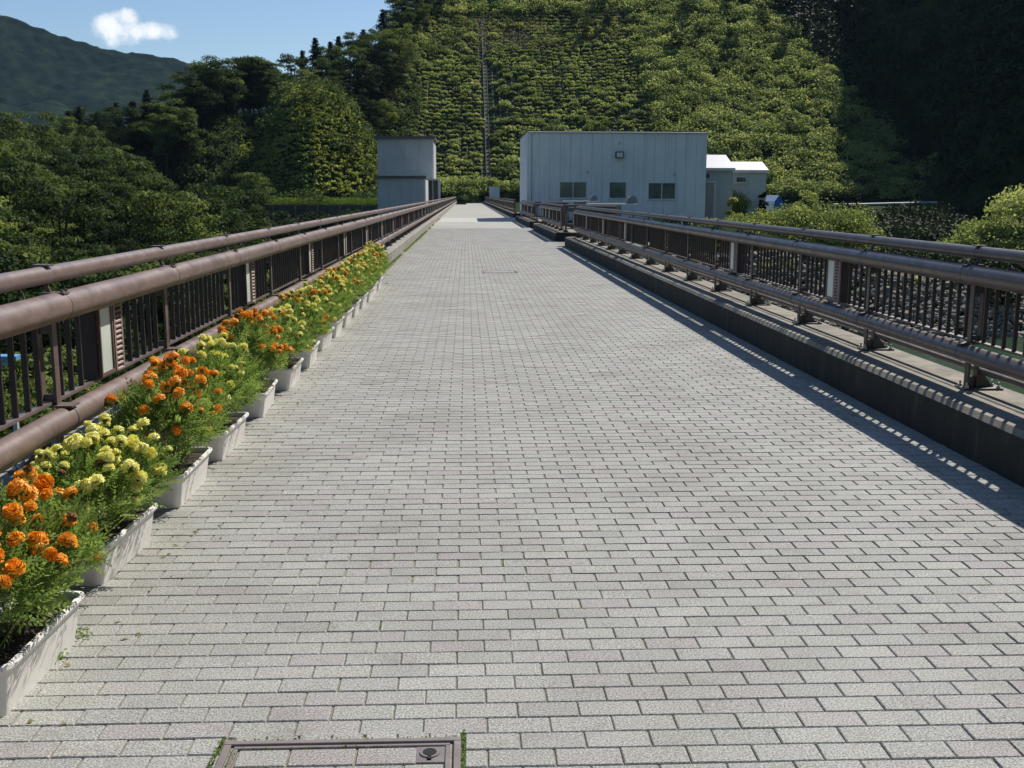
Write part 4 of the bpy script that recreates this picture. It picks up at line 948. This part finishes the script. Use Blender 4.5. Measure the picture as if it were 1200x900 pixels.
# loose bushes over the slope
p_, r_ = scatter(1100, -20, 46, 216, 304, .6, 1.7, .35, lambda X, Y: (vnoise(X, Y, 11, 12) > .50) & (np.abs(X-4.6) > 1.6)); cover('slope_bushes', p_, r_, 120, .45, .32, M['vine'], .65, 4, up=.9)
p_, r_ = scatter(420, -20, 74, 218, 304, .7, 2.6, .5, lambda X, Y: (vnoise(X, Y, 17, 31) > .55) & (np.abs(X-4.6) > 2.2)); cover('slope_dark_bushes', p_, r_, 130, .42, .3, M['broad'], .8, 24, up=.5)
n_ = 5200; X = vr.uniform(-8, 40, n_); Y = vr.uniform(272, 306, n_); C_ = np.stack([X, Y, height(X, Y)+vr.uniform(.2, 1.5, n_)], -1); k_ = vnoise(X, Y, 13, 41) > .45; C_ = C_[k_]
tag(link('dry_grass', quads_mesh('dry_grass', leaves(C_, np.tile([0, -1., .5], (len(C_), 1)), .9, .14, .6, vr), M['dry'], vr.uniform(0, 1, len(C_)))), kind='stuff')
p_, r_ = scatter(150, -18, 78, 213.5, 217, 1.3, 2.4, .6); cover('slope_foot_bushes', p_, r_, 190, .45, .32, M['vine'], .9, 5, up=.8)
p_, r_ = scatter(500, -12, 72, 290, 306, 1.0, 2.4, .4); cover('hilltop_scrub', p_, r_, 110, .5, .34, M['vine'], .8, 6)
# kudzu-covered slope on the right
p_, r_ = scatter(1700, 42, 96, 214, 304, 1.0, 3.3, .25, lambda X, Y: X < 98-.2*(Y-214)); cover('vine_mounds', p_, r_, 165, .5, .36, M['vine'], .75, 7, (.7, 1.), up=.9)
# round mound
p_, r_ = scatter(4600, -43, -12, 186, 216, .28, .8, .2, lambda X, Y: height(X, Y) > 1.0); cover('mound_cover', p_, r_, 36, .36, .22, M['moundveg'], .6, 8, jit=.8, up=1.1)
# upper left dark slope under the tall trees
p_, r_ = scatter(2000, -125, -11, 196, 300, 1.2, 2.6, .4); cover('hillside_undergrowth', p_, r_, 90, .5, .34, M['broad'], .8, 9)
# forest floor of the valley side and ridge
p_, r_ = scatter(1500, -130, -6, 12, 215, 1.2, 2.8, .4, lambda X, Y: (np.abs(X+Y*.20) < Y*.40) & ~((X > -8) & (Y > 60))); cover('valley_undergrowth', p_, r_, 80, .42, .28, M['broad'], .7, 10)
# dark mountain
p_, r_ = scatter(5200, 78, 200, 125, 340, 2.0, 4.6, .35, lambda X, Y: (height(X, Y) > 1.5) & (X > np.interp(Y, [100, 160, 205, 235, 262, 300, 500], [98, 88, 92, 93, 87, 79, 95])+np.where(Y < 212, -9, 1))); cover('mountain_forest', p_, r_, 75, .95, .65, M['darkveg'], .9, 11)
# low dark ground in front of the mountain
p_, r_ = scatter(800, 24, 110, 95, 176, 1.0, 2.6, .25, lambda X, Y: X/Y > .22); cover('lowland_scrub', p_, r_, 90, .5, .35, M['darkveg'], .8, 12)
# terrace grass and its retaining posts
r2 = np.random.default_rng(4); n_ = 16000; X = r2.uniform(-56, -8, n_); Y = r2.uniform(178, 190, n_)
C_ = np.stack([X, Y, height(X, Y)+r2.uniform(.1, .95, n_)], -1); tag(link('terrace_grass', quads_mesh('terrace_grass', leaves(C_, np.tile([0, -1., .4], (n_, 1)), .7, .10, .5, r2), M['grassblade'], r2.uniform(0, 1, n_))), kind='stuff')
p_, r_ = scatter(130, -40, -9, 166, 176, 1.2, 2.3, .5); p_[:, 2] = vr.uniform(-5.5, -1.9, len(p_)); cover('terrace_foot_scrub', p_, r_, 130, .42, .3, M['broad'], .7, 14)
tw_ = MB(); tw_.box(-37, -8, 177.3, 177.9, -6, -.1); rw = tw_.build('retaining_wall', M['lattice']); tag(rw, 'dark retaining wall with posts under the bright grass terrace, left of the tower', 'wall')
pm_ = mesh_box('wall_post', M['kerb'], -.08, .08, -.12, .12, -3.6, -.3)
for i in range(8): link('wall_post', pm_, rw, (-35+3.6*i, 177.1, 0))

# individual shrubs round the buildings
def shrub(name, x, y, z, rx, ry, rz, nb, per, L, label, mat='vine', seed=0, br=(.35, .6), squash=.8):
    r_ = np.random.default_rng(seed+500); d_ = unit(r_.normal(0, 1, (nb, 3))); d_[:, 2] = np.abs(d_[:, 2]); q = r_.uniform(.4, .95, (nb, 1))
    cs = d_*q*np.array([rx, ry, rz]); P, tt = blob_leaves(cs, r_.uniform(br[0], br[1], nb)*min(rx, rz), per, L, L*.6, squash, (.5, 1.1), .7, r_, .4)
    root = tag(empty(name, (x, y, z)), label, 'shrub'); link('foliage', quads_mesh('foliage', P, M[mat], tt), root)
    m_ = MB(); m_.tube([(0, 0, -.6), (.03, .02, rz*.5)], [.07, .03], 6); m_.build('stem', M['bark'], root); return root
shrub('climbing_shrub', 19.4, 77.3, 0, 1.0, .5, 2.5, 30, 130, .16, 'climbing shrub growing up the wall of the grey shed', seed=1)
shrub('climbing_shrub', 18.5, 74.4, 0, .45, .4, 1.6, 12, 110, .15, 'slim leafy plant at the right corner of the grey annex', seed=2)
shrub('column_shrub', 21.5, 77.3, -.3, .40, .4, 2.3, 26, 150, .12, 'narrow dark green column shrub at the right corner of the shed', 'broad', seed=3)
shrub('round_bush', 27.0, 85, -.3, 1.15, 1.1, 2.2, 26, 170, .17, 'round pale green bush to the right of the blue tarpaulin', seed=4)
shrub('spreading_bush', 21.2, 71.5, -1.2, 2.4, 1.7, 2.2, 40, 190, .17, 'bushy vine mound just right of the column shrub, behind the railing', seed=5)
shrub('spreading_bush', 24.6, 71, -1.9, 2.8, 2.0, 2.8, 48, 190, .17, 'wide leafy mound at the right end of the bushes beyond the right railing', seed=6)
shrub('bank_bush', 18.4, 72.5, -.9, 1.4, 1.0, 1.4, 24, 150, .15, 'small bush in front of the grey shed behind the railing', seed=8)
shrub('vine_mound', 42.3, 80, -3.4, 6.0, 4.5, 5.0, 90, 420, .26, 'large sunlit vine-covered mound at the right edge beyond the railing', seed=9, br=(.2, .36))
shrub('end_bush', 0.2, 213.6, -.2, 2.6, 1.6, 2.6, 34, 170, .4, 'bright bush closing the far end of the walkway', seed=11)
shrub('end_bush', -2.9, 212.6, -.2, 1.4, 1.2, 2.4, 14, 150, .35, 'dark bush at the left of the far walkway end', 'broad', seed=12)
p_, r_ = scatter(420, 31, 75, 56, 92, .8, 2.0, .3, lambda X, Y: height(X, Y) > -8.5); cover('bank_scrub', p_, r_, 130, .3, .2, M['darkveg'], .7, 15)
p_, r_ = scatter(90, 12, 36, 63, 74, .4, .9, .3, lambda X, Y: height(X, Y) > -4); cover('bank_weeds', p_, r_, 90, .16, .09, M['vine'], .7, 16)
# riprap on the lake bank
rr_ = np.random.default_rng(21); rp = MB(); ico = [(0, 0, 1), (.89, 0, .45), (.28, .85, .45), (-.72, .53, .45), (-.72, -.53, .45), (.28, -.85, .45), (.72, .53, -.45), (-.28, .85, -.45), (-.89, 0, -.45), (-.28, -.85, -.45), (.72, -.53, -.45), (0, 0, -1)]
IF = [(0, 1, 2), (0, 2, 3), (0, 3, 4), (0, 4, 5), (0, 5, 1), (1, 6, 2), (2, 7, 3), (3, 8, 4), (4, 9, 5), (5, 10, 1), (6, 7, 2), (7, 8, 3), (8, 9, 4), (9, 10, 5), (10, 6, 1), (11, 7, 6), (11, 8, 7), (11, 9, 8), (11, 10, 9), (11, 6, 10)]
for i in range(11000):
    x = rr_.uniform(4.5, 36); y = 61+.25*max(0, x-12)+rr_.uniform(-4.5, 6.5); z = float(height(x, y)); s_ = rr_.uniform(.10, .34)
    if z > -1.9: continue
    j = rr_.uniform(.7, 1.25, (12, 3)); sc_ = rr_.uniform(.7, 1.3, 3)*s_
    rp.add([(x+a*sc_[0]*j[k][0], y+b_*sc_[1]*j[k][1], z+c_*sc_[2]*.7*j[k][2]) for k, (a, b_, c_) in enumerate(ico)], IF)
tag(rp.build('riprap_stones', M['rock']), kind='stuff')
# ---------------------------------------------------------------- air
HAZE = 0.00005
if HAZE:
    hz = MB(); hz.box(-3000, 3000, -2000, 3500, -60, 700); m = bpy.data.materials.new('haze'); m.use_nodes = True; t = m.node_tree; t.nodes.clear()
    o_ = t.nodes.new('ShaderNodeOutputMaterial'); v_ = t.nodes.new('ShaderNodeVolumePrincipled'); v_.inputs['Color'].default_value = (.45, .68, 1, 1); v_.inputs['Density'].default_value = HAZE
    t.links.new(v_.outputs[0], o_.inputs['Volume']); tag(hz.build('haze', m), kind='stuff')
